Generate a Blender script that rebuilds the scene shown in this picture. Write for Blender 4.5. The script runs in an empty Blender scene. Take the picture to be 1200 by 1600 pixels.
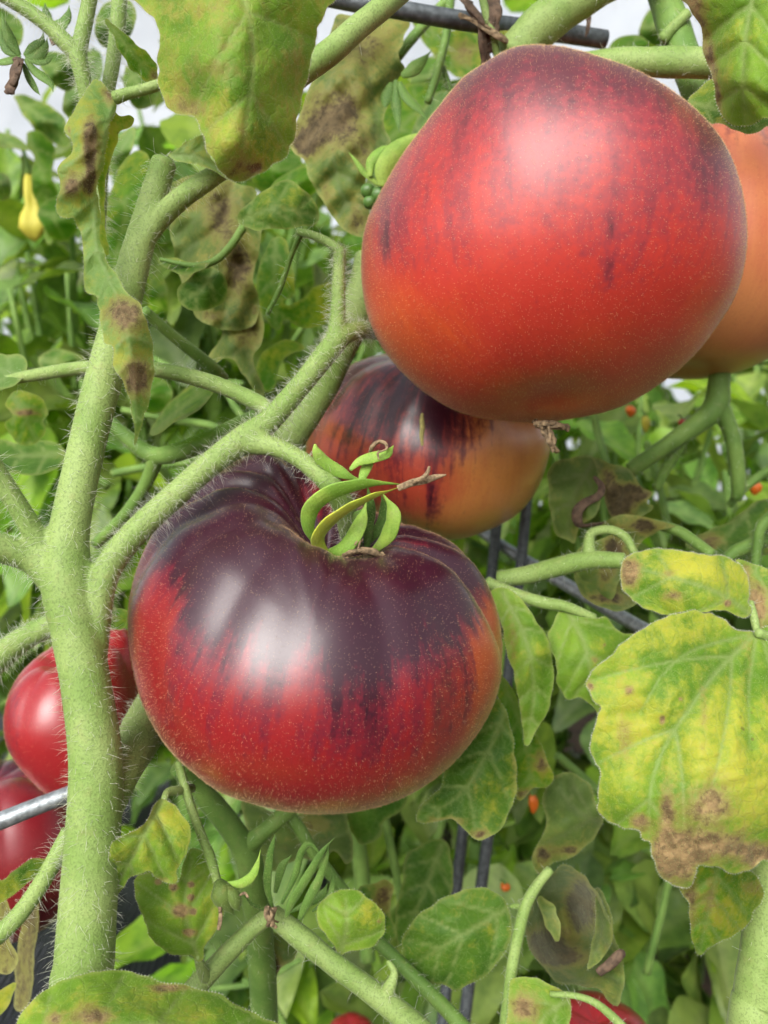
import bpy, bmesh, math, random
import numpy as np
from mathutils import Vector, Matrix
from mathutils.geometry import delaunay_2d_cdt

# ------------------------------------------------------------------ camera, sky, sun, exposure
scene = bpy.context.scene
COL = scene.collection
F = 1230.0                     # focal length in photograph pixels (1200 x 1600)
CAM_Z = 0.50
PITCH = math.radians(-8.0)
cam_data = bpy.data.cameras.new('camera')
cam = bpy.data.objects.new('camera', cam_data)
COL.objects.link(cam)
cam.location = (0, 0, CAM_Z)
cam.rotation_euler = (math.pi / 2 + PITCH, 0, 0)
cam_data.sensor_fit = 'HORIZONTAL'
cam_data.sensor_width = 24.0
cam_data.lens = F * 24.0 / 1200.0
cam_data.clip_start = 0.01
cam_data.clip_end = 300.0
cam_data.dof.use_dof = True
cam_data.dof.focus_distance = 0.205
cam_data.dof.aperture_fstop = 12.5
scene.camera = cam

SUN_EL, SUN_AZ = math.radians(37), math.radians(204)   # azimuth measured from +Y clockwise
world = bpy.data.worlds.new('World')
scene.world = world
world.use_nodes = True
wnt = world.node_tree
for n_ in list(wnt.nodes):
    wnt.nodes.remove(n_)
sky = wnt.nodes.new('ShaderNodeTexSky')
sky.sky_type = 'NISHITA'
sky.sun_disc = False
sky.sun_elevation = SUN_EL
sky.sun_rotation = SUN_AZ
sky.dust_density = 4.0
sky.air_density = 1.0
hsv = wnt.nodes.new('ShaderNodeHueSaturation')
hsv.inputs['Saturation'].default_value = 0.28        # overcast: almost white cloud cover
bgn = wnt.nodes.new('ShaderNodeBackground')
bgn.inputs['Strength'].default_value = 0.095
won = wnt.nodes.new('ShaderNodeOutputWorld')
wnt.links.new(sky.outputs[0], hsv.inputs['Color'])
wnt.links.new(hsv.outputs[0], bgn.inputs['Color'])
wnt.links.new(bgn.outputs[0], won.inputs['Surface'])

sun_data = bpy.data.lights.new('sun', 'SUN')
sun_data.energy = 1.5
sun_data.angle = math.radians(44)
sun_data.color = (1.0, 0.97, 0.93)
sun = bpy.data.objects.new('sun', sun_data)
COL.objects.link(sun)
sdir = Vector((math.sin(SUN_AZ) * math.cos(SUN_EL), math.cos(SUN_AZ) * math.cos(SUN_EL), math.sin(SUN_EL)))
sun.rotation_euler = sdir.to_track_quat('Z', 'Y').to_euler()
sun.location = sdir * 5

scene.view_settings.view_transform = 'Standard'
scene.view_settings.look = 'None'
scene.view_settings.gamma = 1
scene.view_settings.exposure = 1.08
scene.cycles.max_bounces = 5
scene.cycles.diffuse_bounces = 3
scene.cycles.glossy_bounces = 2
scene.cycles.transparent_max_bounces = 6
scene.cycles.use_denoising = True
scene.cycles.use_adaptive_sampling = True
scene.cycles.adaptive_threshold = 0.03
scene.cycles.caustics_reflective = False
scene.cycles.caustics_refractive = False

# ------------------------------------------------------------------ helpers: space
CAM = np.array([0, 0, CAM_Z])
RIGHT = np.array([1.0, 0, 0])
FWD = np.array([0, math.cos(PITCH), math.sin(PITCH)])
UP = np.array([0, -math.sin(PITCH), math.cos(PITCH)])

def P(x, y, dcm):
    """photograph pixel + distance in centimetres -> point in the place (metres)"""
    x = np.asarray(x, float); y = np.asarray(y, float); d = np.asarray(dcm, float) * 0.01
    return (CAM + ((x - 600) / F * d)[..., None] * RIGHT + ((800 - y) / F * d)[..., None] * UP + d[..., None] * FWD)

def proj(v):
    q = v - CAM
    d = q @ FWD
    return 600 + (q @ RIGHT) / d * F, 800 - (q @ UP) / d * F, d

def crom(pts, n_per=8, closed=False):
    p = np.asarray(pts, float)
    if closed:
        q = np.vstack([p[-1], p, p[0], p[1]])
    else:
        q = np.vstack([2 * p[0] - p[1], p, 2 * p[-1] - p[-2]])
    out = []
    for i in range(1, len(q) - 2):
        a, b, c, d = q[i - 1], q[i], q[i + 1], q[i + 2]
        for k in range(n_per):
            t = k / n_per
            out.append(0.5 * (2 * b + (c - a) * t + (2 * a - 5 * b + 4 * c - d) * t * t + (3 * b - a - 3 * c + d) * t ** 3))
    if not closed:
        out.append(p[-1])
    return np.array(out)

def resample(p, step, closed=False):
    q = np.vstack([p, p[:1]]) if closed else p
    L = np.r_[0, np.cumsum(np.linalg.norm(np.diff(q[:, :2], axis=0), axis=1))]
    n = max(3, int(round(L[-1] / step)))
    t = np.linspace(0, L[-1], n + 1)
    r = np.stack([np.interp(t, L, q[:, k]) for k in range(q.shape[1])], 1)
    return r[:-1] if closed else r

# ------------------------------------------------------------------ helpers: objects
def link(o, parent=None):
    COL.objects.link(o)
    if parent is not None:
        o.parent = parent
    return o

def tag(o, label=None, cat=None, group=None, kind=None):
    if label: o['label'] = label
    if cat: o['category'] = cat
    if group: o['group'] = group
    if kind: o['kind'] = kind
    return o

def empty(name, label, cat, loc=(0, 0, 0), group=None):
    o = bpy.data.objects.new(name, None)
    o.empty_display_size = 0.02
    link(o)
    o.location = Vector(loc)
    return tag(o, label, cat, group)

def off(parent):
    l = np.zeros(3)
    while parent is not None:
        l = l + np.array(parent.location)
        parent = parent.parent
    return l

def mesh_np(name, v, faces, mat, parent=None, smooth=True, attrs=None):
    """v: (n,3) world coordinates; faces list or int array; stored relative to the parent's location"""
    me = bpy.data.meshes.new(name)
    v = np.asarray(v, float)
    if parent is not None:
        v = v - off(parent)
    if isinstance(faces, np.ndarray):
        k = faces.shape[1]
        me.vertices.add(len(v)); me.vertices.foreach_set('co', v.astype(np.float32).ravel())
        me.loops.add(faces.size); me.loops.foreach_set('vertex_index', faces.astype(np.int32).ravel())
        me.polygons.add(len(faces))
        me.polygons.foreach_set('loop_start', np.arange(0, faces.size, k, dtype=np.int32))
        me.update(calc_edges=True)
    else:
        me.from_pydata([tuple(x) for x in v], [], [tuple(map(int, f)) for f in faces])
    if smooth:
        me.polygons.foreach_set('use_smooth', np.ones(len(me.polygons), bool))
    for k, a in (attrs or {}).items():
        a = np.asarray(a, np.float32)
        if a.ndim == 1:
            at = me.attributes.new(k, 'FLOAT', 'POINT'); at.data.foreach_set('value', a)
        else:
            at = me.attributes.new(k, 'FLOAT_VECTOR', 'POINT'); at.data.foreach_set('vector', a.ravel())
    me.materials.append(mat)
    me.update()
    o = bpy.data.objects.new(name, me)
    return link(o, parent)

def tri_np(me):
    me.calc_loop_triangles()
    t = np.empty(len(me.loop_triangles) * 3, np.int32); me.loop_triangles.foreach_get('vertices', t)
    v = np.empty(len(me.vertices) * 3, np.float32); me.vertices.foreach_get('co', v)
    return v.reshape(-1, 3).astype(float), t.reshape(-1, 3)

def vnormals(v, t):
    n = np.cross(v[t[:, 1]] - v[t[:, 0]], v[t[:, 2]] - v[t[:, 0]])
    vn = np.zeros_like(v)
    for k in range(3):
        np.add.at(vn, t[:, k], n)
    return vn / (np.linalg.norm(vn, axis=1, keepdims=True) + 1e-12)

def sample(v, t, n, rng, weight=None):
    fn = np.cross(v[t[:, 1]] - v[t[:, 0]], v[t[:, 2]] - v[t[:, 0]])
    a = np.linalg.norm(fn, axis=1)
    if weight is not None:
        a = a * weight[t].mean(1)
    i = rng.choice(len(t), n, p=a / a.sum())
    r1 = np.sqrt(rng.random(n)); r2 = rng.random(n)
    w = np.stack([1 - r1, r1 * (1 - r2), r1 * r2], 1)
    vn = vnormals(v, t)
    p = (v[t[i]] * w[..., None]).sum(1)
    nn = (vn[t[i]] * w[..., None]).sum(1)
    return p, nn / (np.linalg.norm(nn, axis=1, keepdims=True) + 1e-12)

def unit(a):
    return a / (np.linalg.norm(a, axis=-1, keepdims=True) + 1e-12)

def hair_mesh(name, p, d, L, rad, mat, parent, bend=0.0, rng=None, segs=1):
    """p roots, d directions (unit), L lengths: tapered three-sided hairs in one mesh"""
    n = len(p)
    r = unit(np.cross(d, rng.normal(size=(n, 3))))
    s = np.cross(d, r)
    ang = np.array([0, 2.094, 4.189])
    circ = np.cos(ang)[None, :, None] * r[:, None, :] + np.sin(ang)[None, :, None] * s[:, None, :]
    bv = unit(rng.normal(size=(n, 3)) + np.array([0, 0, -0.5])) * bend
    rings = []
    for k in range(segs):
        t = k / segs
        c = p + d * (L * t)[:, None] + bv * (L * t * t)[:, None]
        rings.append(c[:, None, :] + circ * (rad * (1 - 0.45 * t)))
    tip = p + d * L[:, None] + bv * L[:, None]
    V = np.concatenate([x for x in rings] + [tip[:, None, :]], 1)
    m = 3 * segs + 1
    fs = []
    for k in range(segs - 1):
        for j in range(3):
            a, b = 3 * k + j, 3 * k + (j + 1) % 3
            fs += [(a, b, b + 3), (a, b + 3, a + 3)]
    for j in range(3):
        fs.append((3 * (segs - 1) + j, 3 * (segs - 1) + (j + 1) % 3, 3 * segs))
    fa = (np.arange(n)[:, None, None] * m + np.array(fs)[None]).reshape(-1, 3)
    o = mesh_np(name, V.reshape(-1, 3), fa, mat, parent)
    o['kind'] = 'stuff'
    return o

# ------------------------------------------------------------------ helpers: materials
class NT:
    def __init__(self, name):
        self.m = bpy.data.materials.new(name); self.m.use_nodes = True
        self.t = self.m.node_tree
        for n in list(self.t.nodes): self.t.nodes.remove(n)
        self.out = self.t.nodes.new('ShaderNodeOutputMaterial')
    def n(self, typ, out=0, **kw):
        nd = self.t.nodes.new('ShaderNode' + typ)
        for k, v in kw.items():
            if k.startswith('i_'):
                key = k[2:]
                key = int(key) if key.isdigit() else key.replace('_', ' ')
                s = nd.inputs[key]
                if hasattr(v, 'is_output'): self.t.links.new(v, s)
                else: s.default_value = v
            else:
                setattr(nd, k, v)
        return nd.outputs[out]
    def math(self, op, a, b=None, c=None, clamp=False):
        nd = self.t.nodes.new('ShaderNodeMath'); nd.operation = op; nd.use_clamp = clamp
        for i, v in enumerate((a, b, c)):
            if v is None: continue
            if hasattr(v, 'is_output'): self.t.links.new(v, nd.inputs[i])
            else: nd.inputs[i].default_value = v
        return nd.outputs[0]
    def ramp(self, x, a, b):           # smoothstep a..b -> 0..1
        nd = self.t.nodes.new('ShaderNodeMapRange'); nd.interpolation_type = 'SMOOTHSTEP'
        self.t.links.new(x, nd.inputs[0])
        nd.inputs[1].default_value = a; nd.inputs[2].default_value = b
        nd.inputs[3].default_value = 0; nd.inputs[4].default_value = 1
        return nd.outputs[0]
    def mix(self, f, a, b, blend='MIX'):
        nd = self.t.nodes.new('ShaderNodeMix'); nd.data_type = 'RGBA'; nd.blend_type = blend
        for i, v in ((0, f), (6, a), (7, b)):
            if hasattr(v, 'is_output'): self.t.links.new(v, nd.inputs[i])
            else: nd.inputs[i].default_value = v if i == 0 else (*v, 1)
        return nd.outputs[2]
    def noise(self, vec, scale, detail=3, rough=0.55, out=0):
        nd = self.t.nodes.new('ShaderNodeTexNoise')
        if vec is not None: self.t.links.new(vec, nd.inputs['Vector'])
        nd.inputs['Scale'].default_value = scale; nd.inputs['Detail'].default_value = detail
        nd.inputs['Roughness'].default_value = rough
        return nd.outputs[out]
    def attr(self, name, vec=False):
        nd = self.t.nodes.new('ShaderNodeAttribute'); nd.attribute_name = name
        return nd.outputs['Vector' if vec else 'Fac']
    def pos(self):
        return self.n('TexCoord', out=3)
    def bump(self, h, strength, dist, normal=None):
        nd = self.t.nodes.new('ShaderNodeBump')
        nd.inputs['Strength'].default_value = strength; nd.inputs['Distance'].default_value = dist
        self.t.links.new(h, nd.inputs['Height'])
        if normal is not None: self.t.links.new(normal, nd.inputs['Normal'])
        return nd.outputs[0]
    def bsdf(self, **kw):
        nd = self.t.nodes.new('ShaderNodeBsdfPrincipled')
        for k, v in kw.items():
            s = nd.inputs[k.replace('_', ' ')]
            if hasattr(v, 'is_output'): self.t.links.new(v, s)
            else: s.default_value = v if not (isinstance(v, tuple) and len(v) == 3 and s.type == 'RGBA') else (*v, 1)
        return nd.outputs[0]
    def surf(self, s):
        self.t.links.new(s, self.out.inputs['Surface']); return self.m

def leaf_material(name, green=(0.10, 0.21, 0.022), dark=(0.055, 0.14, 0.014), yellow=(0.42, 0.42, 0.035), brown=(0.17, 0.115, 0.05),
                  veinc=(0.26, 0.34, 0.11), trans=0.38, rough=0.55, cell=260.0, fuzzy=0.14, speck=0.6, bump=0.5, randomize=False):
    """attributes: vein (1 on a vein), yel, brn, edge"""
    t = NT(name); p = t.pos()
    vein, yel, brn, edge = t.attr('vein'), t.attr('yel'), t.attr('brn'), t.attr('edge')
    n1 = t.noise(p, 60, 4); n2 = t.noise(p, 260, 4, 0.65); n3 = t.noise(p, 1500, 2)
    col = t.mix(t.ramp(n1, 0.35, 0.66), dark, green)
    bul = t.attr('bul'); n4 = t.noise(p, 650, 3, 0.7)
    y = t.math('ADD', yel, t.math('MULTIPLY', t.math('SUBTRACT', n2, 0.5), 1.3))
    y = t.math('ADD', y, t.math('MULTIPLY', t.math('SUBTRACT', n1, 0.5), 1.2))
    y = t.math('ADD', y, t.math('MULTIPLY', t.math('SUBTRACT', n4, 0.5), 0.8))
    y = t.math('ADD', y, t.math('MULTIPLY', t.math('SUBTRACT', bul, 0.55), 0.55))
    col = t.mix(t.ramp(y, 0.0, 1.0), col, yellow)
    # network of minor veins
    vo = t.t.nodes.new('ShaderNodeTexVoronoi'); vo.feature = 'DISTANCE_TO_EDGE'
    wv = t.t.nodes.new('ShaderNodeVectorMath'); wv.operation = 'ADD'
    nz = t.noise(p, 150, 2, out=1)
    sc = t.t.nodes.new('ShaderNodeVectorMath'); sc.operation = 'SCALE'; sc.inputs['Scale'].default_value = 0.006
    t.t.links.new(nz, sc.inputs[0]); t.t.links.new(p, wv.inputs[0]); t.t.links.new(sc.outputs[0], wv.inputs[1])
    t.t.links.new(wv.outputs[0], vo.inputs['Vector']); vo.inputs['Scale'].default_value = cell
    net = t.ramp(vo.outputs['Distance'], 0.0, 0.09)
    netv = t.math('SUBTRACT', 1.0, net)
    col = t.mix(t.math('MULTIPLY', netv, 0.16), col, veinc)
    col = t.mix(t.math('MULTIPLY', vein, 0.75), col, veinc)
    # brown dead tissue with ragged borders and small specks
    b = t.math('ADD', brn, t.math('MULTIPLY', t.math('SUBTRACT', n2, 0.5), 0.9))
    b = t.math('ADD', b, t.math('MULTIPLY', t.math('SUBTRACT', n1, 0.5), 0.5))
    b = t.math('ADD', b, t.math('MULTIPLY', t.math('SUBTRACT', n4, 0.5), 0.6))
    bm = t.ramp(b, 0.30, 0.84)
    bro = t.mix(t.ramp(n2, 0.35, 0.68), tuple(min(1, c * 1.1) for c in brown), tuple(c * 0.5 for c in brown))
    bro = t.mix(t.math('MULTIPLY', t.ramp(n4, 0.52, 0.66), 0.7), bro, tuple(c * 0.3 for c in brown))
    bro = t.mix(t.math('MULTIPLY', vein, 0.5), bro, tuple(c * 1.4 for c in brown))
    col = t.mix(t.math('MULTIPLY', t.ramp(b, 0.05, 0.5), 0.65), col, (0.30, 0.26, 0.07))
    col = t.mix(bm, col, bro)
    if speck:
        v2 = t.n('TexVoronoi', i_Vector=p, i_Scale=420.0)
        ns = t.noise(p, 45, 2)
        sp = t.math('MULTIPLY', t.ramp(ns, 0.52, 0.68), t.math('LESS_THAN', v2, 0.17))
        sp = t.math('MULTIPLY', sp, t.ramp(yel, 0.2, 0.6))
        col = t.mix(t.math('MULTIPLY', sp, speck), col, (0.10, 0.05, 0.02))
    col = t.mix(t.math('MULTIPLY', edge, 0.4), col, (0.40, 0.42, 0.14))
    if randomize:
        oi = t.n('ObjectInfo', out=5)
        hs = t.t.nodes.new('ShaderNodeHueSaturation')
        t.t.links.new(col, hs.inputs['Color'])
        t.t.links.new(t.math('ADD', 0.47, t.math('MULTIPLY', oi, 0.05)), hs.inputs['Hue'])
        t.t.links.new(t.math('ADD', 0.65, t.math('MULTIPLY', t.math('FRACT', t.math('MULTIPLY', oi, 7.31)), 0.75)), hs.inputs['Value'])
        t.t.links.new(t.math('ADD', 0.8, t.math('MULTIPLY', t.math('FRACT', t.math('MULTIPLY', oi, 3.7)), 0.25)), hs.inputs['Saturation'])
        col = hs.outputs[0]
    h = t.math('ADD', t.math('MULTIPLY', net, 0.22), t.math('ADD', t.math('MULTIPLY', n2, 0.9), t.math('MULTIPLY', n3, 0.35)))
    nrm = t.bump(h, bump, 0.0006)
    s = t.bsdf(Base_Color=col, Roughness=t.math('ADD', rough, t.math('MULTIPLY', bm, 0.3)), Specular_IOR_Level=0.22, Normal=nrm,
               Sheen_Weight=fuzzy, Sheen_Roughness=0.4, Sheen_Tint=(0.85, 0.95, 0.7))
    tc = t.mix(1.0, col, (1.25, 1.35, 0.55), 'MULTIPLY')
    tr = t.n('BsdfTranslucent', i_Color=tc)
    f = t.math('MULTIPLY', t.math('SUBTRACT', 1.0, t.math('MULTIPLY', bm, 0.6)), trans)
    return t.surf(t.n('MixShader', i_0=f, i_1=s, i_2=tr))

def pepper_leaf_material():
    t = NT('pepper_leaf'); p = t.pos()
    vein = t.attr('vein'); n1 = t.noise(p, 60, 3)
    col = t.mix(t.ramp(n1, 0.3, 0.7), (0.07, 0.19, 0.020), (0.18, 0.35, 0.036))
    col = t.mix(t.math('MULTIPLY', vein, 0.45), col, (0.24, 0.36, 0.09))
    oi = t.n('ObjectInfo', out=5)
    hs = t.t.nodes.new('ShaderNodeHueSaturation')
    t.t.links.new(col, hs.inputs['Color'])
    t.t.links.new(t.math('ADD', 0.458, t.math('MULTIPLY', oi, 0.048)), hs.inputs['Hue'])
    t.t.links.new(t.math('ADD', 0.6, t.math('MULTIPLY', t.math('FRACT', t.math('MULTIPLY', oi, 7.31)), 1.0)), hs.inputs['Value'])
    t.t.links.new(t.math('ADD', 0.75, t.math('MULTIPLY', t.math('FRACT', t.math('MULTIPLY', oi, 3.7)), 0.3)), hs.inputs['Saturation'])
    col = hs.outputs[0]
    s = t.bsdf(Base_Color=col, Roughness=0.4, Specular_IOR_Level=0.32, Normal=t.bump(n1, 0.25, 0.001))
    tr = t.n('BsdfTranslucent', i_Color=t.mix(1.0, col, (1.4, 1.5, 0.5), 'MULTIPLY'))
    return t.surf(t.n('MixShader', i_0=0.45, i_1=s, i_2=tr))

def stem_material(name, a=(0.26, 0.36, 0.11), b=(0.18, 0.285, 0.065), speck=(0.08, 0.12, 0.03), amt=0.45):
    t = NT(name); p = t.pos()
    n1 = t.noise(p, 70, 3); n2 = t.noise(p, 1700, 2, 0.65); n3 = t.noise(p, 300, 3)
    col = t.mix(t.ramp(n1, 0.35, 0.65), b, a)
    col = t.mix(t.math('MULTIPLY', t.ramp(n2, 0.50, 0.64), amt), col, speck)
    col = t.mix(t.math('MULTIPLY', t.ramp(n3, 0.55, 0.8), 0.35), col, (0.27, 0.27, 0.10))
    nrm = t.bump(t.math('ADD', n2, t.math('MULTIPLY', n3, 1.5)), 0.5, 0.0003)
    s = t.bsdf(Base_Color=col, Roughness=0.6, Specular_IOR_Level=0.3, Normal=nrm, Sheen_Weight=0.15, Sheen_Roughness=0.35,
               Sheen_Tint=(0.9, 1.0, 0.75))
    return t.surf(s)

def hair_material(name, col=(0.75, 0.78, 0.62), trans=0.45):
    t = NT(name)
    s = t.bsdf(Base_Color=col, Roughness=0.45, Specular_IOR_Level=0.4)
    tr = t.n('BsdfTranslucent', i_Color=(*col, 1))
    return t.surf(t.n('MixShader', i_0=trans, i_1=s, i_2=tr))

def plain_material(name, col, rough=0.6, metal=0.0, var=0.35, scale=200.0, col2=None, bumps=0.3, dist=0.0005, spec=0.5, trans=0.0):
    t = NT(name); p = t.pos()
    n1 = t.noise(p, scale, 4)
    c = t.mix(t.ramp(n1, 0.3, 0.7), col2 or tuple(x * (1 - var) for x in col), col)
    s = t.bsdf(Base_Color=c, Roughness=rough, Metallic=metal, Specular_IOR_Level=spec, Normal=t.bump(n1, bumps, dist))
    if trans:
        s = t.n('MixShader', i_0=trans, i_1=s, i_2=t.n('BsdfTranslucent', i_Color=c))
    return t.surf(s)

def tomato_material(name, red=(0.24, 0.008, 0.011), orange=(0.40, 0.085, 0.014), purple=(0.026, 0.003, 0.012), streak=1.0, freq=2.6,
                    mott=0.5, rough=0.36, speck=0.26, glow=0.04, coat=0.65, pmax=0.95, crough=0.30, crim=(0.13, 0.008, 0.022)):
    """attributes: pur (purple pigment), ora (orange ground), azi (unit vector round the axis), pol (0 stem, 1 blossom end)"""
    t = NT(name); p = t.pos()
    pur, ora, pol = t.attr('pur'), t.attr('ora'), t.attr('pol')
    azi = t.attr('azi', True)
    vm = t.t.nodes.new('ShaderNodeVectorMath'); vm.operation = 'MULTIPLY_ADD'
    t.t.links.new(azi, vm.inputs[0]); vm.inputs[1].default_value = (freq, freq, freq)
    cz = t.t.nodes.new('ShaderNodeCombineXYZ'); t.t.links.new(t.math('MULTIPLY', pol, 1.1), cz.inputs[2])
    t.t.links.new(cz.outputs[0], vm.inputs[2])
    sv = vm.outputs[0]
    s1 = t.noise(sv, 2.2, 3, 0.6); s2 = t.noise(sv, 7.5, 4, 0.7); sp_ = t.noise(p, 420, 3, 0.7); m1 = t.noise(p, 45, 3)
    x = t.math('ADD', pur, t.math('MULTIPLY', t.math('SUBTRACT', s1, 0.5), 1.0 * streak))
    x = t.math('ADD', x, t.math('MULTIPLY', t.math('SUBTRACT', s2, 0.5), 0.85 * streak))
    x = t.math('ADD', x, t.math('MULTIPLY', t.math('SUBTRACT', sp_, 0.5), 0.6))
    px = t.ramp(x, 0.48, 0.86); pc = t.ramp(x, 0.26, 0.6)
    o = t.math('ADD', ora, t.math('MULTIPLY', t.math('SUBTRACT', s2, 0.5), 0.5))
    o = t.math('ADD', o, t.math('MULTIPLY', t.math('SUBTRACT', m1, 0.5), 0.7))
    col = t.mix(t.ramp(o, 0.2, 0.95), red, orange)
    fine = t.noise(p, 900, 2, 0.7)
    col = t.mix(t.math('MULTIPLY', t.ramp(fine, 0.5, 0.75), mott * 0.5), col, tuple(c * 0.55 for c in red))
    col = t.mix(t.math('MULTIPLY', pc, 0.8), col, crim)
    col = t.mix(t.math('MULTIPLY', px, pmax), col, purple)
    # pale pores, plus glints of the skin hairs painted as dots
    vo = t.t.nodes.new('ShaderNodeTexVoronoi'); t.t.links.new(p, vo.inputs['Vector']); vo.inputs['Scale'].default_value = 1350.0
    pick = t.math('GREATER_THAN', t.n('SeparateColor', i_Color=vo.outputs['Color']), 0.35)
    dot = t.math('MULTIPLY', t.math('SUBTRACT', 1.0, t.ramp(vo.outputs['Distance'], 0.08, 0.17)), pick)
    col = t.mix(t.math('MULTIPLY', dot, speck), col, (0.85, 0.62, 0.42))
    nrm = t.bump(t.math('ADD', fine, t.math('MULTIPLY', dot, 0.8)), 0.12, 0.0002)
    s = t.bsdf(Base_Color=col, Roughness=rough, Specular_IOR_Level=0.5, Normal=nrm, Sheen_Weight=glow, Sheen_Roughness=0.35,
               Sheen_Tint=(1.0, 0.85, 0.75), Coat_Weight=coat, Coat_Roughness=crough)
    return t.surf(s)

M = {}
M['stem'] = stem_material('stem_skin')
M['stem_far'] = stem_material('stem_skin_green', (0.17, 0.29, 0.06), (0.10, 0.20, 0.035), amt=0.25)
M['hair'] = hair_material('stem_hair', (0.88, 0.9, 0.78))
M['fuzz'] = hair_material('stem_fuzz', (0.42, 0.52, 0.20))
M['tfuzz'] = hair_material('tomato_fuzz', (0.85, 0.62, 0.36))
M['wire'] = plain_material('galvanised_wire', (0.42, 0.46, 0.48), 0.42, 0.65, 0.45, 500, bumps=0.4)
M['wire_dark'] = plain_material('weathered_wire', (0.13, 0.15, 0.16), 0.5, 0.4, 0.5, 400, bumps=0.5)
M['dry'] = plain_material('dry_tissue', (0.38, 0.27, 0.15), 0.85, 0, 0.65, 700, bumps=0.8, dist=0.001, trans=0.15)
M['dry_dark'] = plain_material('dark_dry_tissue', (0.17, 0.11, 0.07), 0.85, 0, 0.6, 500, bumps=0.8, dist=0.001, trans=0.1)
M['leaf'] = leaf_material('tomato_leaf')
M['leaf_yel'] = leaf_material('yellowing_leaf', green=(0.20, 0.34, 0.030), dark=(0.11, 0.23, 0.018), yellow=(0.46, 0.46, 0.05), brown=(0.27, 0.185, 0.085), trans=0.30)
M['leaf_under'] = leaf_material('leaf_underside', green=(0.20, 0.32, 0.085), dark=(0.13, 0.25, 0.05), veinc=(0.26, 0.36, 0.14), brown=(0.17, 0.12, 0.06), trans=0.42)
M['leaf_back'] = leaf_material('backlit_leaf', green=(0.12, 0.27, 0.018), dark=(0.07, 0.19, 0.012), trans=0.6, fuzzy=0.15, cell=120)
M['leaf_wilt'] = leaf_material('wilted_leaf', green=(0.14, 0.21, 0.045), dark=(0.08, 0.135, 0.028), yellow=(0.28, 0.27, 0.06), brown=(0.115, 0.085, 0.042), veinc=(0.16, 0.2, 0.08), trans=0.3, fuzzy=0.2)
M['pepper_leaf'] = pepper_leaf_material()
M['pepper_yel'] = plain_material('yellow_pepper_skin', (0.66, 0.60, 0.07), 0.6, 0, 0.2, 60, bumps=0.05, trans=0.15)
M['pepper_ora'] = plain_material('orange_pepper_skin', (0.75, 0.17, 0.02), 0.25, 0, 0.2, 60, bumps=0.05)
M['pepper_red'] = plain_material('red_pepper_skin', (0.55, 0.03, 0.02), 0.25, 0, 0.2, 60, bumps=0.05)
M['green_fruit'] = plain_material('green_fruit_skin', (0.10, 0.22, 0.04), 0.4, 0, 0.3, 200, bumps=0.1)

# ------------------------------------------------------------------ helpers: tubes
def tube_np(path, radii, sides=14, flat=None, cap=True, gutter=0.0, twist=0.0):
    """path (n,3), radii (n,) -> verts, quads(+fans); flat = (width scale, thickness scale) with the wide side facing across"""
    n = len(path)
    T = unit(np.gradient(path, axis=0))
    up = -FWD if abs(T[0] @ FWD) < 0.9 else UP
    N = np.zeros_like(path); a = unit(np.cross(T[0], up))
    for i in range(n):
        a = unit(a - (a @ T[i]) * T[i]); N[i] = a
    B = np.cross(T, N)
    if twist:
        tw = (twist * np.sin(np.linspace(0.3, 2.6, n)))[:, None]
        N, B = N * np.cos(tw) + B * np.sin(tw), B * np.cos(tw) - N * np.sin(tw)
    ang = np.linspace(0, 2 * math.pi, sides, endpoint=False)
    fw, ft = flat or (1, 1)
    V = path[:, None] + radii[:, None, None] * (np.cos(ang)[None, :, None] * N[:, None] * fw + np.sin(ang)[None, :, None] * B[:, None] * ft)
    if gutter:
        V = V + radii[:, None, None] * gutter * (np.abs(np.cos(ang)) ** 1.3)[None, :, None] * B[:, None]
    V = V.reshape(-1, 3)
    f = []
    for i in range(n - 1):
        for j in range(sides):
            k = (j + 1) % sides
            f.append((i * sides + j, i * sides + k, (i + 1) * sides + k, (i + 1) * sides + j))
    if cap:
        c0, c1 = len(V), len(V) + 1
        V = np.vstack([V, path[0] - T[0] * radii[0] * 0.35, path[-1] + T[-1] * radii[-1] * 0.35])
        for j in range(sides):
            k = (j + 1) % sides
            f.append((c0, k, j)); f.append((c1, (n - 1) * sides + j, (n - 1) * sides + k))
    return V, f

def path_px(pts, step=6.0):
    """pts (px, py, d_cm, width_px) -> path, radii in metres"""
    c = resample(crom(pts, 8), step)
    path = P(c[:, 0], c[:, 1], c[:, 2])
    return path, np.maximum(c[:, 3], 0.8) * 0.5 / F * c[:, 2] * 0.01

def tube(name, pts, mat, parent=None, sides=14, flat=None, step=6.0, wob=0.03, seed=0, gutter=0.0, twist=0.0):
    path, r = path_px(pts, step)
    rng = np.random.default_rng(seed + len(pts) * 7 + int(abs(pts[0][0])))
    r = r * (1 + wob * np.interp(np.arange(len(r)), np.arange(0, len(r) + 6, 6), rng.normal(size=len(range(0, len(r) + 6, 6)))))
    V, f = tube_np(path, r, sides, flat, gutter=gutter, twist=twist)
    return mesh_np(name, V, f, mat, parent)

def add_hair(obj, n_long, n_fuzz, seed=1, Ll=(0.0016, 0.0050), Lf=(0.0003, 0.0007), rl=0.000036, rf=0.00004):
    v, t = tri_np(obj.data)
    v = v + off(obj.parent) if obj.parent else v
    rng = np.random.default_rng(seed)
    if n_long:
        p, nn = sample(v, t, n_long, rng)
        d = unit(nn + 0.45 * rng.normal(size=nn.shape) + np.array([0, 0, -0.12]))
        hair_mesh('hair', p, d, rng.uniform(*Ll, n_long) * rng.uniform(0.5, 1.1, n_long), rl, M['hair'], obj, 0.35, rng, 3)
    if n_fuzz:
        p, nn = sample(v, t, n_fuzz, rng)
        d = unit(nn + 0.5 * rng.normal(size=nn.shape))
        hair_mesh('fuzz', p, d, rng.uniform(*Lf, n_fuzz), rf, M['fuzz'], obj, 0.1, rng, 1)

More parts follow.
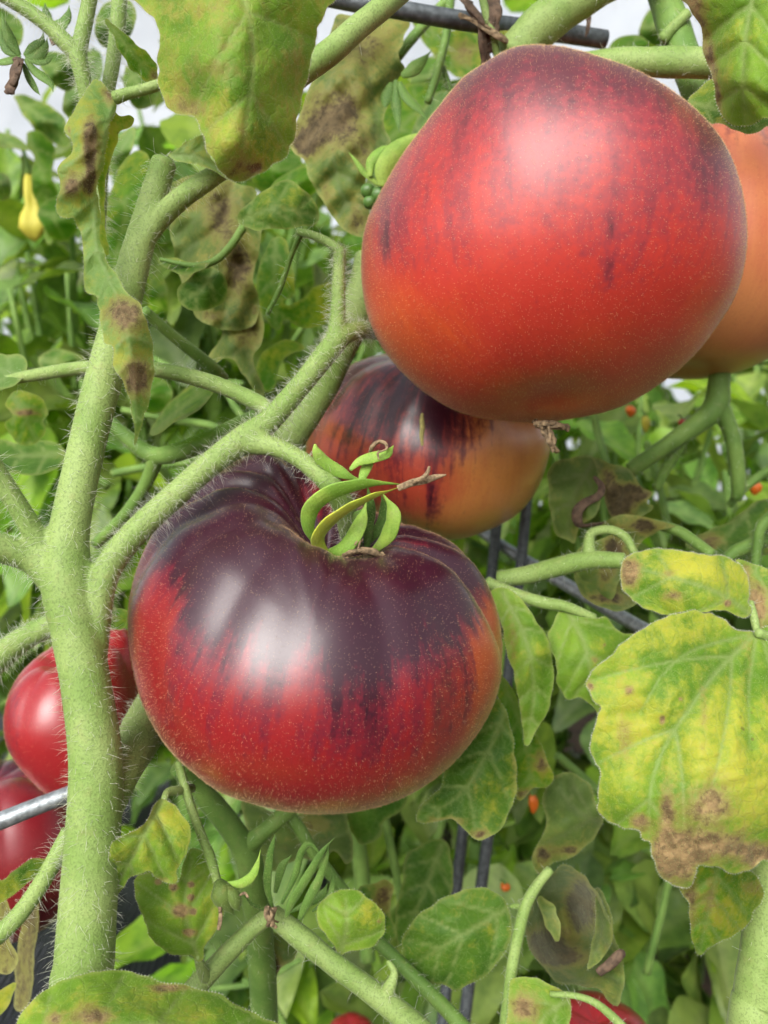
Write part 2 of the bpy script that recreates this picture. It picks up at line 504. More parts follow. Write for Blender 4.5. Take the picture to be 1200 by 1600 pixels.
def fused_stems(specs, mat, parent, voxel=0.0006, smooth_it=14):
    """specs: list of (name, pts). The limbs grow out of each other: one fused skin, cut into one part per limb."""
    Vs, Fs, paths, base = [], [], [], 0
    for nm, pts in specs:
        path, r = path_px(pts, 7)
        V, f = tube_np(path, r, 18)
        Vs.append(V); Fs += [tuple(i + base for i in q) for q in f]; base += len(V)
        paths.append((path, r))
    me = bpy.data.meshes.new('tmp'); me.from_pydata([tuple(x) for x in np.vstack(Vs)], [], Fs); me.update()
    o = bpy.data.objects.new('tmp', me); COL.objects.link(o)
    md = o.modifiers.new('r', 'REMESH'); md.mode = 'VOXEL'; md.voxel_size = voxel
    dg = bpy.context.evaluated_depsgraph_get(); ev = o.evaluated_get(dg); em = ev.to_mesh()
    v, t = tri_np(em)
    nl = np.empty(len(em.loops), np.int32); em.loops.foreach_get('vertex_index', nl)
    faces = nl.reshape(-1, 4) if all(len(p_.vertices) == 4 for p_ in em.polygons) else None
    ed = np.empty(len(em.edges) * 2, np.int32); em.edges.foreach_get('vertices', ed); ed = ed.reshape(-1, 2)
    ev.to_mesh_clear(); bpy.data.objects.remove(o)
    if faces is None: faces = t
    for it in range(smooth_it):
        s = np.zeros_like(v); c = np.zeros(len(v))
        np.add.at(s, ed[:, 0], v[ed[:, 1]]); np.add.at(s, ed[:, 1], v[ed[:, 0]])
        np.add.at(c, ed[:, 0], 1); np.add.at(c, ed[:, 1], 1)
        v = v + (0.55 if it % 2 == 0 else -0.5) * (s / c[:, None] - v) if it < smooth_it - 4 else v + 0.5 * (s / c[:, None] - v)
    vn = vnormals(v, t)
    best = np.full(len(v), 1e9); own = np.zeros(len(v), int)
    for k, (path, r) in enumerate(paths):
        for i in range(len(path)):
            dd = np.linalg.norm(v - path[i], axis=1) - r[i]
            m = dd < best - (0.0004 if k else 0)
            best[m] = dd[m]; own[m] = k
    fo = np.array([np.bincount(own[f]).argmax() for f in faces])
    res = []
    for k, (nm, pts) in enumerate(specs):
        fk = faces[fo == k]
        if len(fk) == 0: res.append(None); continue
        u, inv = np.unique(fk, return_inverse=True)
        ob = mesh_np(nm, v[u], inv.reshape(fk.shape).astype(np.int32), mat, parent)
        ob.data.normals_split_custom_set_from_vertices([tuple(x) for x in vn[u]])
        res.append(ob)
    return res

# ------------------------------------------------------------------ helpers: leaves traced as curved sheets
def tps(ctl):
    c = np.array(ctl, float); n = len(c)
    if n < 3:
        m = c[:, 2].mean(); return lambda x, y: np.full(np.shape(x), m)
    s = 200.0
    X = c[:, :2] / s
    r = np.linalg.norm(X[:, None] - X[None], axis=2)
    K = np.where(r > 0, r * r * np.log(r + 1e-12), 0) + np.eye(n) * 0.002
    A = np.zeros((n + 3, n + 3)); A[:n, :n] = K
    A[:n, n] = 1; A[:n, n + 1:] = X; A[n, :n] = 1; A[n + 1:, :n] = X.T
    w = np.linalg.lstsq(A, np.r_[c[:, 2], 0, 0, 0], rcond=None)[0]
    def f(x, y):
        q = np.stack([np.asarray(x) / s, np.asarray(y) / s], -1)
        rr = np.linalg.norm(q[:, None] - X[None], axis=2)
        return (np.where(rr > 0, rr * rr * np.log(rr + 1e-12), 0) @ w[:n]) + w[n] + q @ w[n + 1:]
    return f

def inside(poly, pts):
    x, y = pts[:, 0], pts[:, 1]
    r = np.zeros(len(pts), bool)
    j = len(poly) - 1
    for i in range(len(poly)):
        xi, yi, xj, yj = *poly[i], *poly[j]
        c = ((yi > y) != (yj > y)) & (x < (xj - xi) * (y - yi) / (yj - yi + 1e-12) + xi)
        r ^= c; j = i
    return r

def seg_dist(pts, line):
    best = np.full(len(pts), 1e9)
    for a, b in zip(line[:-1], line[1:]):
        ab = b - a; t = np.clip(((pts - a) @ ab) / (ab @ ab + 1e-9), 0, 1)
        best = np.minimum(best, np.linalg.norm(pts - a - t[:, None] * ab, axis=1))
    return best

def leaf(name, outline, ctl, mid, mat, parent, yel=(), brn=(), y0=0.0, b0=0.0, pucker=0.10, lat=42, lat_ang=52, veins=(), step=6.0,
         wave=0.05, seed=0, serr=1.2, fuzz=0, vein_w=2.8, label=None, edge_w=1.7):
    rng = np.random.default_rng(seed + int(abs(outline[0][0]) * 13 + abs(outline[0][1])))
    o = resample(crom(outline, 6, True), step * 0.9, True)
    nb = len(o)
    tt = np.gradient(o, axis=0); nn = unit(np.stack([tt[:, 1], -tt[:, 0]], 1))
    jit = np.convolve(rng.normal(size=nb + 4), [0.25, 0.5, 0.6, 0.5, 0.25], 'valid') * serr
    o = o + nn * jit[:, None]
    lo, hi = o.min(0), o.max(0)
    gx, gy = np.meshgrid(np.arange(lo[0], hi[0], step), np.arange(lo[1], hi[1], step * 0.87))
    gx = gx + (np.arange(gx.shape[0]) % 2)[:, None] * step * 0.5
    g = np.stack([gx.ravel(), gy.ravel()], 1) + rng.uniform(-0.12, 0.12, (gx.size, 2)) * step
    loop = np.vstack([o, o[:1]])
    g = g[inside(o, g)]
    g = g[seg_dist(g, loop) > step * 0.5]
    allp = np.vstack([o, g])
    r = delaunay_2d_cdt([Vector(p) for p in allp], [(i, (i + 1) % nb) for i in range(nb)], [list(range(nb))], 1, 1e-4)
    pts = np.array([tuple(p) for p in r[0]])
    faces = [f for f in r[2]]
    # veins
    lines = []
    if mid is not None:
        ml = resample(crom(mid, 6), 8); lines.append((ml, vein_w * 1.7))
        if lat:
            L = np.r_[0, np.cumsum(np.linalg.norm(np.diff(ml, axis=0), axis=1))]
            s = lat * 0.55; side = 1
            while s < L[-1] * 0.93:
                i = np.searchsorted(L, s); T = unit(ml[min(i + 1, len(ml) - 1)] - ml[max(i - 1, 0)])
                for sd in (1, -1):
                    a = math.radians(lat_ang) * sd * rng.uniform(0.85, 1.15)
                    q = ml[i].copy(); ln = [q.copy()]
                    for k in range(60):
                        a *= 0.985
                        D = np.array([T[0] * math.cos(a) - T[1] * math.sin(a), T[0] * math.sin(a) + T[1] * math.cos(a)])
                        q = q + D * 7
                        if not inside(o, q[None])[0]: break
                        ln.append(q.copy())
                    if len(ln) > 2: lines.append((np.array(ln), vein_w))
                    s += lat * 0.18
                s += lat * rng.uniform(0.75, 1.15)
    for vv in veins:
        lines.append((resample(crom(vv, 6), 8), vein_w))
    vein = np.zeros(len(pts)); bul = np.ones(len(pts))
    for ln, w in lines:
        dd = seg_dist(pts, ln)
        taper = np.clip(1 - 0.6 * np.linalg.norm(pts - ln[0], axis=1) / (np.linalg.norm(ln[-1] - ln[0]) + 30), 0.25, 1)
        vein = np.maximum(vein, np.exp(-(dd / (w * taper)) ** 2) * np.sqrt(taper))
        bul = np.minimum(bul, 1 - np.exp(-dd / (lat * 0.28 if lat else 12)))
    ed = seg_dist(pts, loop)
    d = tps(ctl)(pts[:, 0], pts[:, 1])
    w = np.zeros(len(pts))
    for k in range(5):
        kx, ky, ph = rng.normal() * 0.05, rng.normal() * 0.05, rng.uniform(0, 6.28)
        w += np.sin(pts[:, 0] * kx + pts[:, 1] * ky + ph) / 5
    d = d - pucker * (bul - 0.5) + wave * w * 2
    dead = np.full(len(pts), float(b0))
    for s_ in brn:
        dead += 1.45 * s_[4] * np.exp(-(((pts[:, 0] - s_[0]) / s_[2]) ** 2 + ((pts[:, 1] - s_[1]) / s_[3]) ** 2))
    cr_ = np.zeros(len(pts)); fine_ = np.zeros(len(pts))
    for k in range(9):
        th, wl, ph = rng.uniform(0, 6.28), rng.uniform(16, 40), rng.uniform(0, 6.28)
        cr_ += np.abs(np.sin((pts[:, 0] * math.cos(th) + pts[:, 1] * math.sin(th)) * 3.14 / wl + ph)) / 9
        fine_ += np.sin((pts[:, 0] * math.cos(ph) + pts[:, 1] * math.sin(ph)) * 6.28 / (wl * 1.1) + th) / 9
    d = d + 0.26 * (cr_ - 0.6) * np.clip((dead - 0.5) * 2.5, 0, 1) + 0.035 * fine_
    V = P(pts[:, 0], pts[:, 1], d)
    def field(spots, base):
        f = np.full(len(pts), float(base))
        for s in spots:
            cx, cy, rx, ry, st = s[:5]
            f += st * np.exp(-(((pts[:, 0] - cx) / rx) ** 2 + ((pts[:, 1] - cy) / ry) ** 2))
        return f
    ob = mesh_np(name, V, faces, mat, parent, attrs={'vein': vein, 'yel': field(yel, y0), 'brn': field([(*q[:4], q[4] * 1.45) for q in brn], b0), 'edge': np.exp(-(ed / edge_w) ** 2), 'bul': bul})
    # orient faces to the camera
    me = ob.data
    v, t = tri_np(me)
    if (vnormals(v, t) @ FWD).mean() > 0: me.flip_normals()
    if fuzz:
        k = rng.integers(0, nb, fuzz)
        q = np.array([tuple(x) for x in o])[k] + rng.uniform(-1, 1, (fuzz, 2))
        dq = tps(ctl)(q[:, 0], q[:, 1]) - 0.02
        root = P(q[:, 0], q[:, 1], dq)
        n2 = nn[k]
        cen = pts.mean(0)
        sgn = np.where(inside(o, q + n2 * 4), -1.0, 1.0)
        dr = unit((n2[:, :1] * RIGHT - n2[:, 1:] * UP) * sgn[:, None] + 0.6 * rng.normal(size=(fuzz, 3)))
        hair_mesh('fuzz', root, dr, rng.uniform(0.0002, 0.0006, fuzz), 0.000026, M['hair'], ob, 0.2, rng, 1)
        v2 = V; t2 = tri_np(me)[1]
        p3, n3 = sample(v2, t2, fuzz * 2, rng)
        n3 = n3 * np.where((n3 @ FWD) > 0, -1, 1)[:, None]
        hair_mesh('fuzz', p3, unit(n3 + 0.6 * rng.normal(size=n3.shape)), rng.uniform(0.0003, 0.0007, fuzz * 2), 0.000022, M['fuzz'], ob, 0.2, rng, 1)
    if label: ob['label'] = label
    return ob

# ------------------------------------------------------------------ helpers: tomatoes
def tomato(name, label, centre, R, axis, outline, mat, creases, pur, ora, c=0.8, dimple=0.26, lift=None, nu=110, nv=220, fuzz=0, seed=0, group=None, fuzz_len=(0.00025, 0.0006)):
    """centre (px,py,d_cm), R metres, axis in camera frame (right, up, toward camera); outline: traced silhouette in pixels or None"""
    ctr = P(*centre)
    rootz = ctr.copy()
    root = empty(name, label, 'tomato', rootz, group)
    Z = unit(axis[0] * RIGHT + axis[1] * UP - axis[2] * FWD)
    X = unit(RIGHT - (RIGHT @ Z) * Z); Y = np.cross(Z, X)        # azimuth 0 right, 90 away, 270 toward the camera
    s = np.linspace(0.0, math.pi, nu); s = s - 0.12 * np.sin(2 * s) * 0.5
    a = np.linspace(0, 2 * math.pi, nv, endpoint=False)
    S, A = np.meshgrid(s, a, indexing='ij')
    r = np.sin(S) ** 0.92; z = c * np.sign(np.cos(S)) * np.abs(np.cos(S)) ** 0.95
    cr = np.zeros_like(S)
    for (az, dep, wd) in creases:
        da = (A - math.radians(az) + math.pi) % (2 * math.pi) - math.pi
        cr += dep * np.exp(-np.abs(da / math.radians(wd)) ** 1.6)
    env = np.exp(-((S - 0.65) / 0.62) ** 2) + 0.12 * np.sin(S)
    r2 = r * (1 - cr * env * 1.0)
    z2 = z * (1 - cr * env * 0.55)
    top = np.cos(S) > 0
    z2 = z2 - np.where(top, dimple * np.exp(-(r / 0.24) ** 2) + 0.3 * dimple * np.exp(-(r / 0.42) ** 2), 0)
    z2 = z2 + np.where(~top, 0.05 * np.exp(-(r / 0.22) ** 2), 0)
    if lift is not None:
        for (az, h, wd) in lift:
            da = (A - math.radians(az) + math.pi) % (2 * math.pi) - math.pi
            z2 += h * np.exp(-(da / math.radians(wd)) ** 2) * np.exp(-((r - 0.6) / 0.33) ** 2) * top
    rng = np.random.default_rng(seed + 5)
    for k in range(3):
        ph = rng.uniform(0, 6.28); r2 = r2 * (1 + 0.012 * np.sin((k + 2) * A + ph) * np.sin(S))
    V = ctr + R * ((r2 * np.cos(A))[..., None] * X + (r2 * np.sin(A))[..., None] * Y + z2[..., None] * Z)
    V = V.reshape(-1, 3)
    if outline is not None:
        tgt = resample(crom(outline, 8, True), 4, True)
        cx, cy = proj(ctr[None])[0][0], proj(ctr[None])[1][0]
        ta = np.arctan2(tgt[:, 1] - cy, tgt[:, 0] - cx); tr_ = np.hypot(tgt[:, 0] - cx, tgt[:, 1] - cy)
        od = np.argsort(ta); ta, tr_ = ta[od], tr_[od]
        nb = 180; bins = np.linspace(-math.pi, math.pi, nb + 1); bc = (bins[:-1] + bins[1:]) / 2
        tgt_r = np.interp(bc, ta, tr_, period=2 * math.pi)
        for it in range(5):
            px, py, dd = proj(V)
            va = np.arctan2(py - cy, px - cx); vr = np.hypot(px - cx, py - cy)
            b = np.clip(((va + math.pi) / (2 * math.pi) * nb).astype(int), 0, nb - 1)
            mx = np.zeros(nb); np.maximum.at(mx, b, vr)
            k = tgt_r / np.maximum(mx, 1)
            k = np.convolve(np.r_[k[-4:], k, k[:4]], np.ones(5) / 5, 'same')[4:-4]
            kv = np.interp(va, bc, k, period=2 * math.pi)
            q = V - ctr
            x_, y_, f_ = q @ RIGHT, q @ UP, q @ FWD
            w = np.clip(vr / (mx[b] + 1e-6), 0, 1) ** 1.2
            kk = 1 + (kv - 1) * w
            V = ctr + (x_ * kk)[:, None] * RIGHT + (y_ * kk)[:, None] * UP + f_[:, None] * FWD
    faces = []
    idx = np.arange(nu * nv).reshape(nu, nv)
    f = np.stack([idx[:-1], np.roll(idx, -1, 1)[:-1], np.roll(idx, -1, 1)[1:], idx[1:]], -1).reshape(-1, 4)[:, ::-1]
    px, py, dd = proj(V)
    info = dict(s=S.ravel(), a=A.ravel(), px=px, py=py, top=top.ravel())
    pol = (S / math.pi).ravel()
    ob = mesh_np('fruit', V, f.copy(), mat, root, attrs={'pur': pur(info), 'ora': ora(info), 'pol': pol,
                 'azi': np.stack([np.cos(A.ravel()), np.sin(A.ravel()), np.zeros(A.size)], 1)})
    if fuzz:
        t = np.vstack([f[:, [0, 1, 2]], f[:, [0, 2, 3]]])
        nv_ = vnormals(V, t)
        facing = -(nv_ * unit(V - CAM)).sum(1)
        wt = np.where(facing > -0.25, 1.0, 0.0) * (1 + 3.0 * np.exp(-(facing / 0.25) ** 2))
        rng = np.random.default_rng(seed + 77)
        p, n_ = sample(V, t, fuzz, rng, wt)
        hair_mesh('fuzz', p, unit(n_ + 0.35 * rng.normal(size=n_.shape)), rng.uniform(*fuzz_len, fuzz), 0.000035, M['tfuzz'], ob, 0.15, rng, 1)
    return root, ob, V

def sst(x, a, b):
    t = np.clip((x - a) / (b - a), 0, 1); return t * t * (3 - 2 * t)

def strip(name, pts, mat, parent, flat=(1.0, 0.35), sides=10, step=4, hair=0, gutter=0.0, wob=0.02, twist=0.0):
    o = tube(name, pts, mat, parent, sides, flat, step, wob, 0, gutter, twist)
    if hair: add_hair(o, 0, hair, 3)
    return o
# ------------------------------------------------------------------ the setting
def ground_sheet():
    n = 60
    xs = np.sign(np.linspace(-1, 1, n)) * np.abs(np.linspace(-1, 1, n)) ** 3 * 60
    X, Y = np.meshgrid(xs, xs)
    rng = np.random.default_rng(2)
    Zz = np.zeros_like(X)
    for k in range(14):
        kx, ky, ph = rng.normal() * 7, rng.normal() * 7, rng.uniform(0, 6.28)
        Zz += np.sin(X * kx + Y * ky + ph) * 0.002
    V = np.stack([X, Y + 1, Zz - 0.03], -1).reshape(-1, 3)
    idx = np.arange(n * n).reshape(n, n)
    f = np.stack([idx[:-1, :-1], idx[:-1, 1:], idx[1:, 1:], idx[1:, :-1]], -1).reshape(-1, 4)
    t = NT('soil'); p = t.pos()
    a = t.noise(p, 30, 6, 0.7); b = t.noise(p, 220, 4, 0.7)
    col = t.mix(t.ramp(a, 0.3, 0.7), (0.06, 0.035, 0.022), (0.17, 0.10, 0.06))
    col = t.mix(t.ramp(b, 0.55, 0.7), col, (0.22, 0.15, 0.10))
    m = t.surf(t.bsdf(Base_Color=col, Roughness=0.95, Normal=t.bump(t.math('ADD', a, t.math('MULTIPLY', b, 0.4)), 1.0, 0.02)))
    o = mesh_np('ground', V, f, m); o['kind'] = 'structure'
ground_sheet()

def mulch():
    nx, ny = 60, 90
    X, Y = np.meshgrid(np.linspace(-0.75, 0.05, nx), np.linspace(0.1, 1.9, ny))
    rng = np.random.default_rng(4)
    Zz = np.zeros_like(X)
    for k in range(16):
        kx, ky, ph = rng.normal() * 22, rng.normal() * 9, rng.uniform(0, 6.28)
        Zz += np.abs(np.sin(X * kx + Y * ky + ph)) * 0.0035
    V = np.stack([X, Y, Zz - 0.012], -1).reshape(-1, 3)
    idx = np.arange(nx * ny).reshape(ny, nx)
    f = np.stack([idx[:-1, :-1], idx[:-1, 1:], idx[1:, 1:], idx[1:, :-1]], -1).reshape(-1, 4)
    t = NT('black_mulch_film'); p = t.pos()
    w = t.n('TexWave', i_Vector=p, i_Scale=60.0, i_Distortion=3.0)
    m = t.surf(t.bsdf(Base_Color=(0.012, 0.013, 0.017), Roughness=0.32, Normal=t.bump(w, 0.5, 0.002)))
    o = mesh_np('mulch_film', V, f, m)
    tag(o, 'black plastic mulch sheet lying on the ground below the front tomato', 'plastic sheet')
mulch()

def film_wall():
    nx, nz = 90, 50
    X, Zz = np.meshgrid(np.linspace(-3.6, 3.6, nx), np.linspace(-0.02, 3.2, nz))
    rng = np.random.default_rng(8)
    Y = np.full_like(X, 3.3)
    for k in range(10):
        kx, kz, ph = rng.normal() * 5, rng.normal() * 2, rng.uniform(0, 6.28)
        Y += np.sin(X * kx + Zz * kz + ph) * 0.012
    V = np.stack([X, Y, Zz], -1).reshape(-1, 3)
    idx = np.arange(nx * nz).reshape(nz, nx)
    f = np.stack([idx[:-1, :-1], idx[:-1, 1:], idx[1:, 1:], idx[1:, :-1]], -1).reshape(-1, 4)
    t = NT('greenhouse_film_plastic'); p = t.pos()
    n = t.noise(p, 6, 4)
    col = t.mix(n, (0.70, 0.78, 0.86), (0.80, 0.86, 0.92))
    s = t.bsdf(Base_Color=col, Roughness=0.4, Normal=t.bump(n, 0.6, 0.02))
    m = t.surf(t.n('MixShader', i_0=0.55, i_1=s, i_2=t.n('BsdfTranslucent', i_Color=col)))
    o = mesh_np('greenhouse_film', V, f, m)
    tag(o, 'white translucent plastic film of the greenhouse wall glimpsed through the foliage', 'plastic wall')
film_wall()

# ------------------------------------------------------------------ tomatoes
TA = [(300, 770), (340, 738), (385, 713), (430, 705), (470, 716), (510, 745), (560, 785), (615, 812), (660, 825), (700, 843), (740, 880), (765, 920), (782, 980),
      (784, 1040), (775, 1090), (750, 1140), (710, 1190), (660, 1230), (600, 1258), (540, 1270), (480, 1271), (420, 1262), (350, 1240),
      (300, 1205), (260, 1165), (225, 1105), (207, 1040), (200, 980), (205, 920), (225, 860), (255, 810)]
m_front = tomato_material('front_tomato_skin')
def pur_a(i):
    x, y, s = i['px'], i['py'], i['s']
    lim = np.interp(x, [200, 260, 330, 480, 600, 700, 785], [870, 960, 1020, 1055, 1070, 1040, 960])
    f = 1.17 - 0.70 * sst(y, lim - 150, lim + 70) - 0.42 * sst(y, lim + 50, lim + 240)
    f -= 0.75 * np.exp(-((x - 500) / 40) ** 2 - ((y - 775) / 45) ** 2)
    f -= 0.5 * np.exp(-((x - 210) / 60) ** 2 - ((y - 900) / 130) ** 2)
    f -= 0.5 * np.exp(-((x - 640) / 50) ** 2 - ((y - 850) / 22) ** 2)
    f -= 0.5 * np.exp(-((x - 790) / 45) ** 2 - ((y - 1000) / 90) ** 2)
    return np.where(i['s'] > 2.2, -0.5, f)
def ora_a(i):
    x, y = i['px'], i['py']
    return 0.10 + 0.5 * np.exp(-((x - 198) / 26) ** 2) + 0.7 * np.exp(-((x - 780) / 70) ** 2) + 0.35 * sst(y, 1210, 1275) - 0.15 * np.exp(-((x - 480) / 160) ** 2)
creA = [(350, 0.13, 7), (14, 0.12, 6), (318, 0.035, 12), (293, 0.045, 10), (262, 0.03, 14), (240, 0.04, 11), (212, 0.03, 12),
        (188, 0.05, 8), (168, 0.10, 6), (150, 0.09, 6), (126, 0.10, 8), (96, 0.09, 9), (70, 0.10, 8), (42, 0.12, 8)]
tom_a, fruit_a, VA = tomato('tomato', 'large ribbed red tomato with dark purple shoulders and green calyx, front and centre', (495, 1000, 23.6), 0.0555, (0.14, 0.92, 0.40), TA,
                        m_front, creA, pur_a, ora_a, c=0.80, dimple=0.24, lift=[(140, 0.06, 45), (55, -0.03, 40)], fuzz=26000, seed=1)

TB = [(840, 70), (890, 75), (940, 90), (990, 108), (1040, 135), (1080, 165), (1110, 195), (1135, 230), (1155, 280), (1166, 340), (1165, 400),
      (1150, 460), (1120, 510), (1080, 560), (1030, 600), (970, 635), (900, 653), (840, 660), (780, 657), (720, 645), (660, 610), (610, 560),
      (580, 510), (566, 450), (565, 390), (575, 340), (600, 290), (630, 240), (660, 200), (690, 160), (725, 120), (770, 90), (800, 75)]
m_up = tomato_material('upper_tomato_skin', red=(0.47, 0.026, 0.014), orange=(0.64, 0.085, 0.010), streak=0.42, rough=0.5, glow=0.1, speck=0.4, pmax=0.75, coat=0.7, crough=0.45, crim=(0.23, 0.018, 0.03))
def pur_b(i):
    x, y = i['px'], i['py']
    f = 0.86 - 0.36 * sst(y, 70, 240) - 0.5 * sst(y, 240, 580)
    f += 0.22 * np.exp(-((x - 600) / 30) ** 2 - ((y - 330) / 90) ** 2) + 0.3 * np.exp(-((x - 1120) / 40) ** 2 - ((y - 230) / 80) ** 2)
    f += 0.12 * np.exp(-((x - 960) / 130) ** 2 - ((y - 420) / 90) ** 2)
    f += 0.10 * np.exp(-((x - 700) / 90) ** 2 - ((y - 400) / 60) ** 2)
    for cx, cy, rx, ry in ((848, 545, 7, 34), (838, 480, 6, 30), (1035, 528, 14, 16), (680, 565, 10, 30), (952, 345, 5, 26), (952, 430, 6, 20), (602, 380, 8, 40)):
        f += 0.3 * np.exp(-((x - cx) / rx) ** 2 - ((y - cy) / ry) ** 2)
    return np.where(i['s'] > 2.6, -0.5, f)
def ora_b(i):
    x, y = i['px'], i['py']
    return 0.12 + 0.45 * np.exp(-((x - 640) / 120) ** 2 - ((y - 520) / 140) ** 2) + 0.4 * np.exp(-((x - 950) / 160) ** 2 - ((y - 650) / 50) ** 2) + 0.5 * np.exp(-((x - 1130) / 70) ** 2 - ((y - 520) / 110) ** 2) + 0.15 * sst(y, 380, 560)
creB = [(i * 36 + 12, 0.035, 11) for i in range(10)]
tom_b, fruit_b, VB = tomato('tomato', 'big round red tomato fading to orange, hanging at upper right', (865, 368, 23.0), 0.056, (0.05, 0.97, -0.25), TB,
                        m_up, creB, pur_b, ora_b, c=0.95, dimple=0.14, fuzz=26000, seed=2)

m_mid = tomato_material('middle_tomato_skin', red=(0.42, 0.06, 0.03), orange=(0.62, 0.25, 0.06), streak=1.35, rough=0.33, speck=0.1, freq=3.0)
TC = [(478, 700), (488, 650), (510, 608), (540, 575), (580, 557), (640, 548), (700, 545), (760, 560), (810, 595), (845, 640), (860, 690), (850, 740), (830, 780), (800, 810),
      (760, 830), (715, 843), (670, 840), (620, 825), (560, 800), (510, 770), (482, 735)]
def pur_c(i):
    x, y = i['px'], i['py']
    return 0.74 - 0.42 * sst(y, 620, 780) - 0.75 * sst(x, 690, 850) - 0.35 * np.exp(-((x - 490) / 22) ** 2)
def ora_c(i):
    x, y = i['px'], i['py']
    return 0.05 + 0.75 * sst(x, 590, 800) + 0.3 * sst(y, 740, 830)
tom_c, fruit_c, VC = tomato('tomato', 'purple streaked orange tomato with pale scar, behind between the two largest tomatoes', (670, 695, 33.5), 0.052, (0.05, 0.93, 0.35), TC,
                        m_mid, [(i * 40, 0.04, 10) for i in range(9)], pur_c, ora_c, c=0.85, dimple=0.2, seed=3, fuzz=6000)

m_or = tomato_material('orange_tomato_skin', red=(0.50, 0.12, 0.06), orange=(0.62, 0.25, 0.085), streak=0.6, rough=0.4, speck=0.15)
tom_d, _, VD = tomato('tomato', 'orange tomato partly hidden behind the big upper right tomato', (1088, 395, 33.0), 0.053, (0.1, 0.95, -0.1), None,
                  m_or, [(i * 40, 0.05, 10) for i in range(9)], lambda i: 0.42 * (1 - sst(i['py'], 200, 330)) - 0.1, lambda i: 0.45 + 0.3 * sst(i['py'], 300, 500), c=0.98, dimple=0.12, seed=4, fuzz=4000)
m_rd = tomato_material('red_tomato_skin', red=(0.30, 0.012, 0.016), orange=(0.34, 0.03, 0.02), streak=0.7, rough=0.35, speck=0.2)
TE = [(5, 1130), (12, 1090), (30, 1055), (60, 1025), (100, 1000), (140, 985), (180, 978), (205, 990), (222, 1030), (228, 1085), (220, 1140), (195, 1190), (160, 1230), (110, 1258), (70, 1240), (35, 1205), (12, 1170)]
tom_e, _, VE = tomato('tomato', 'red tomato half hidden behind the thick hairy main stem', (118, 1118, 30.0), 0.0285, (-0.1, 0.9, 0.3), TE,
                  m_rd, [(i * 50, 0.05, 12) for i in range(7)], lambda i: 0.35 * np.exp(-((i['px'] - 20) / 25) ** 2) + 0.05, lambda i: np.full(len(i['s']), 0.15), c=0.95, dimple=0.15, seed=5, fuzz=4000)
m_dk = tomato_material('dark_red_tomato_skin', red=(0.20, 0.008, 0.014), orange=(0.26, 0.015, 0.02), streak=0.8, rough=0.38, speck=0.15)
tom_f, _, VF = tomato('tomato', 'dark red tomato below the galvanised wire at the left edge', (5, 1325, 33.0), 0.036, (0, 0.95, 0.2), None,
                  m_dk, [(i * 50, 0.05, 12) for i in range(7)], lambda i: 0.75 - 0.75 * sst(i['py'], 1190, 1270), lambda i: np.full(len(i['s']), 0.1), c=1.0, dimple=0.1, seed=6, fuzz=3000)
tom_g, _, _ = tomato('tomato', 'red tomato peeking up at the bottom edge below the curled leaf', (925, 1668, 34.0), 0.030, (0, 0.95, 0.2), None,
                 m_rd, [(i * 50, 0.04, 12) for i in range(7)], lambda i: np.full(len(i['s']), -0.3), lambda i: np.full(len(i['s']), 0.1), c=0.9, dimple=0.1, seed=7)
tom_h, _, _ = tomato('tomato', 'sliver of a red tomato at the bottom edge, just right of centre bottom stem', (548, 1628, 37.0), 0.0125, (0, 0.95, 0.2), None,
                 m_rd, [(i * 60, 0.04, 12) for i in range(6)], lambda i: np.full(len(i['s']), -0.3), lambda i: np.full(len(i['s']), 0.1), c=0.9, dimple=0.1, seed=8)

# calyx of the front tomato
def sepal(root, pts, mat=None, dz=0.0, name='sepal', flat=(1.0, 0.13), hair=260, gutter=0.26):
    c = crom(pts, 4); u = np.linspace(0, 1, len(c))
    bl = (0.8 + 0.7 * np.sin(np.pi * np.clip(u * 1.15, 0, 1))) * np.where(u > 0.72, 1 - 0.75 * ((u - 0.72) / 0.28) ** 1.2, 1.0) if hair else np.ones(len(c))
    q = [(x, y, d + dz, w * b) for (x, y, d, w), b in zip(c, bl)]
    tw = 0.3 * math.sin(pts[0][0] * 1.7 + pts[-1][1])
    return strip(name, q, mat or M['sepal'], root, flat, 14, 3, hair, gutter, 0.05, tw if hair else 0.0)
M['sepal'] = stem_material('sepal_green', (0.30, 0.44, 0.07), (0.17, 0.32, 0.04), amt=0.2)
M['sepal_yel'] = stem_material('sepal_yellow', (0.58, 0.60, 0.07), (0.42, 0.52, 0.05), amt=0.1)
M['sepal_dark'] = stem_material('sepal_dark', (0.13, 0.24, 0.045), (0.07, 0.15, 0.025), amt=0.2)  # darker sepal green; shade around the truss flower is put into this colour
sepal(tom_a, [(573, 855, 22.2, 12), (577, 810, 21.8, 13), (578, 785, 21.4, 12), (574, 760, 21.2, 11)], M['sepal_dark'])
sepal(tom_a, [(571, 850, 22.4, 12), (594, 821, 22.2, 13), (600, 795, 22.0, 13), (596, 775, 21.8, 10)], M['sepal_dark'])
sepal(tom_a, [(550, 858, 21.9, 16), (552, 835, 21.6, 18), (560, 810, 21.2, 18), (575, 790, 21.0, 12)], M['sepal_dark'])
sepal(tom_a, [(583, 862, 21.4, 14), (603, 840, 21.0, 17), (613, 814, 20.8, 19), (611, 793, 20.8, 17), (598, 772, 20.8, 10)])
sepal(tom_a, [(505, 868, 21.2, 16), (533, 859, 20.8, 19), (550, 840, 20.7, 19), (561, 819, 20.7, 18), (568, 800, 20.8, 14), (572, 785, 20.9, 9)])
sepal(tom_a, [(494, 850, 21.0, 12), (483, 826, 20.6, 17), (488, 797, 20.3, 22), (515, 775, 20.1, 26), (557, 761, 20.0, 26), (592, 756, 20.1, 20), (629, 757, 20.2, 8)])
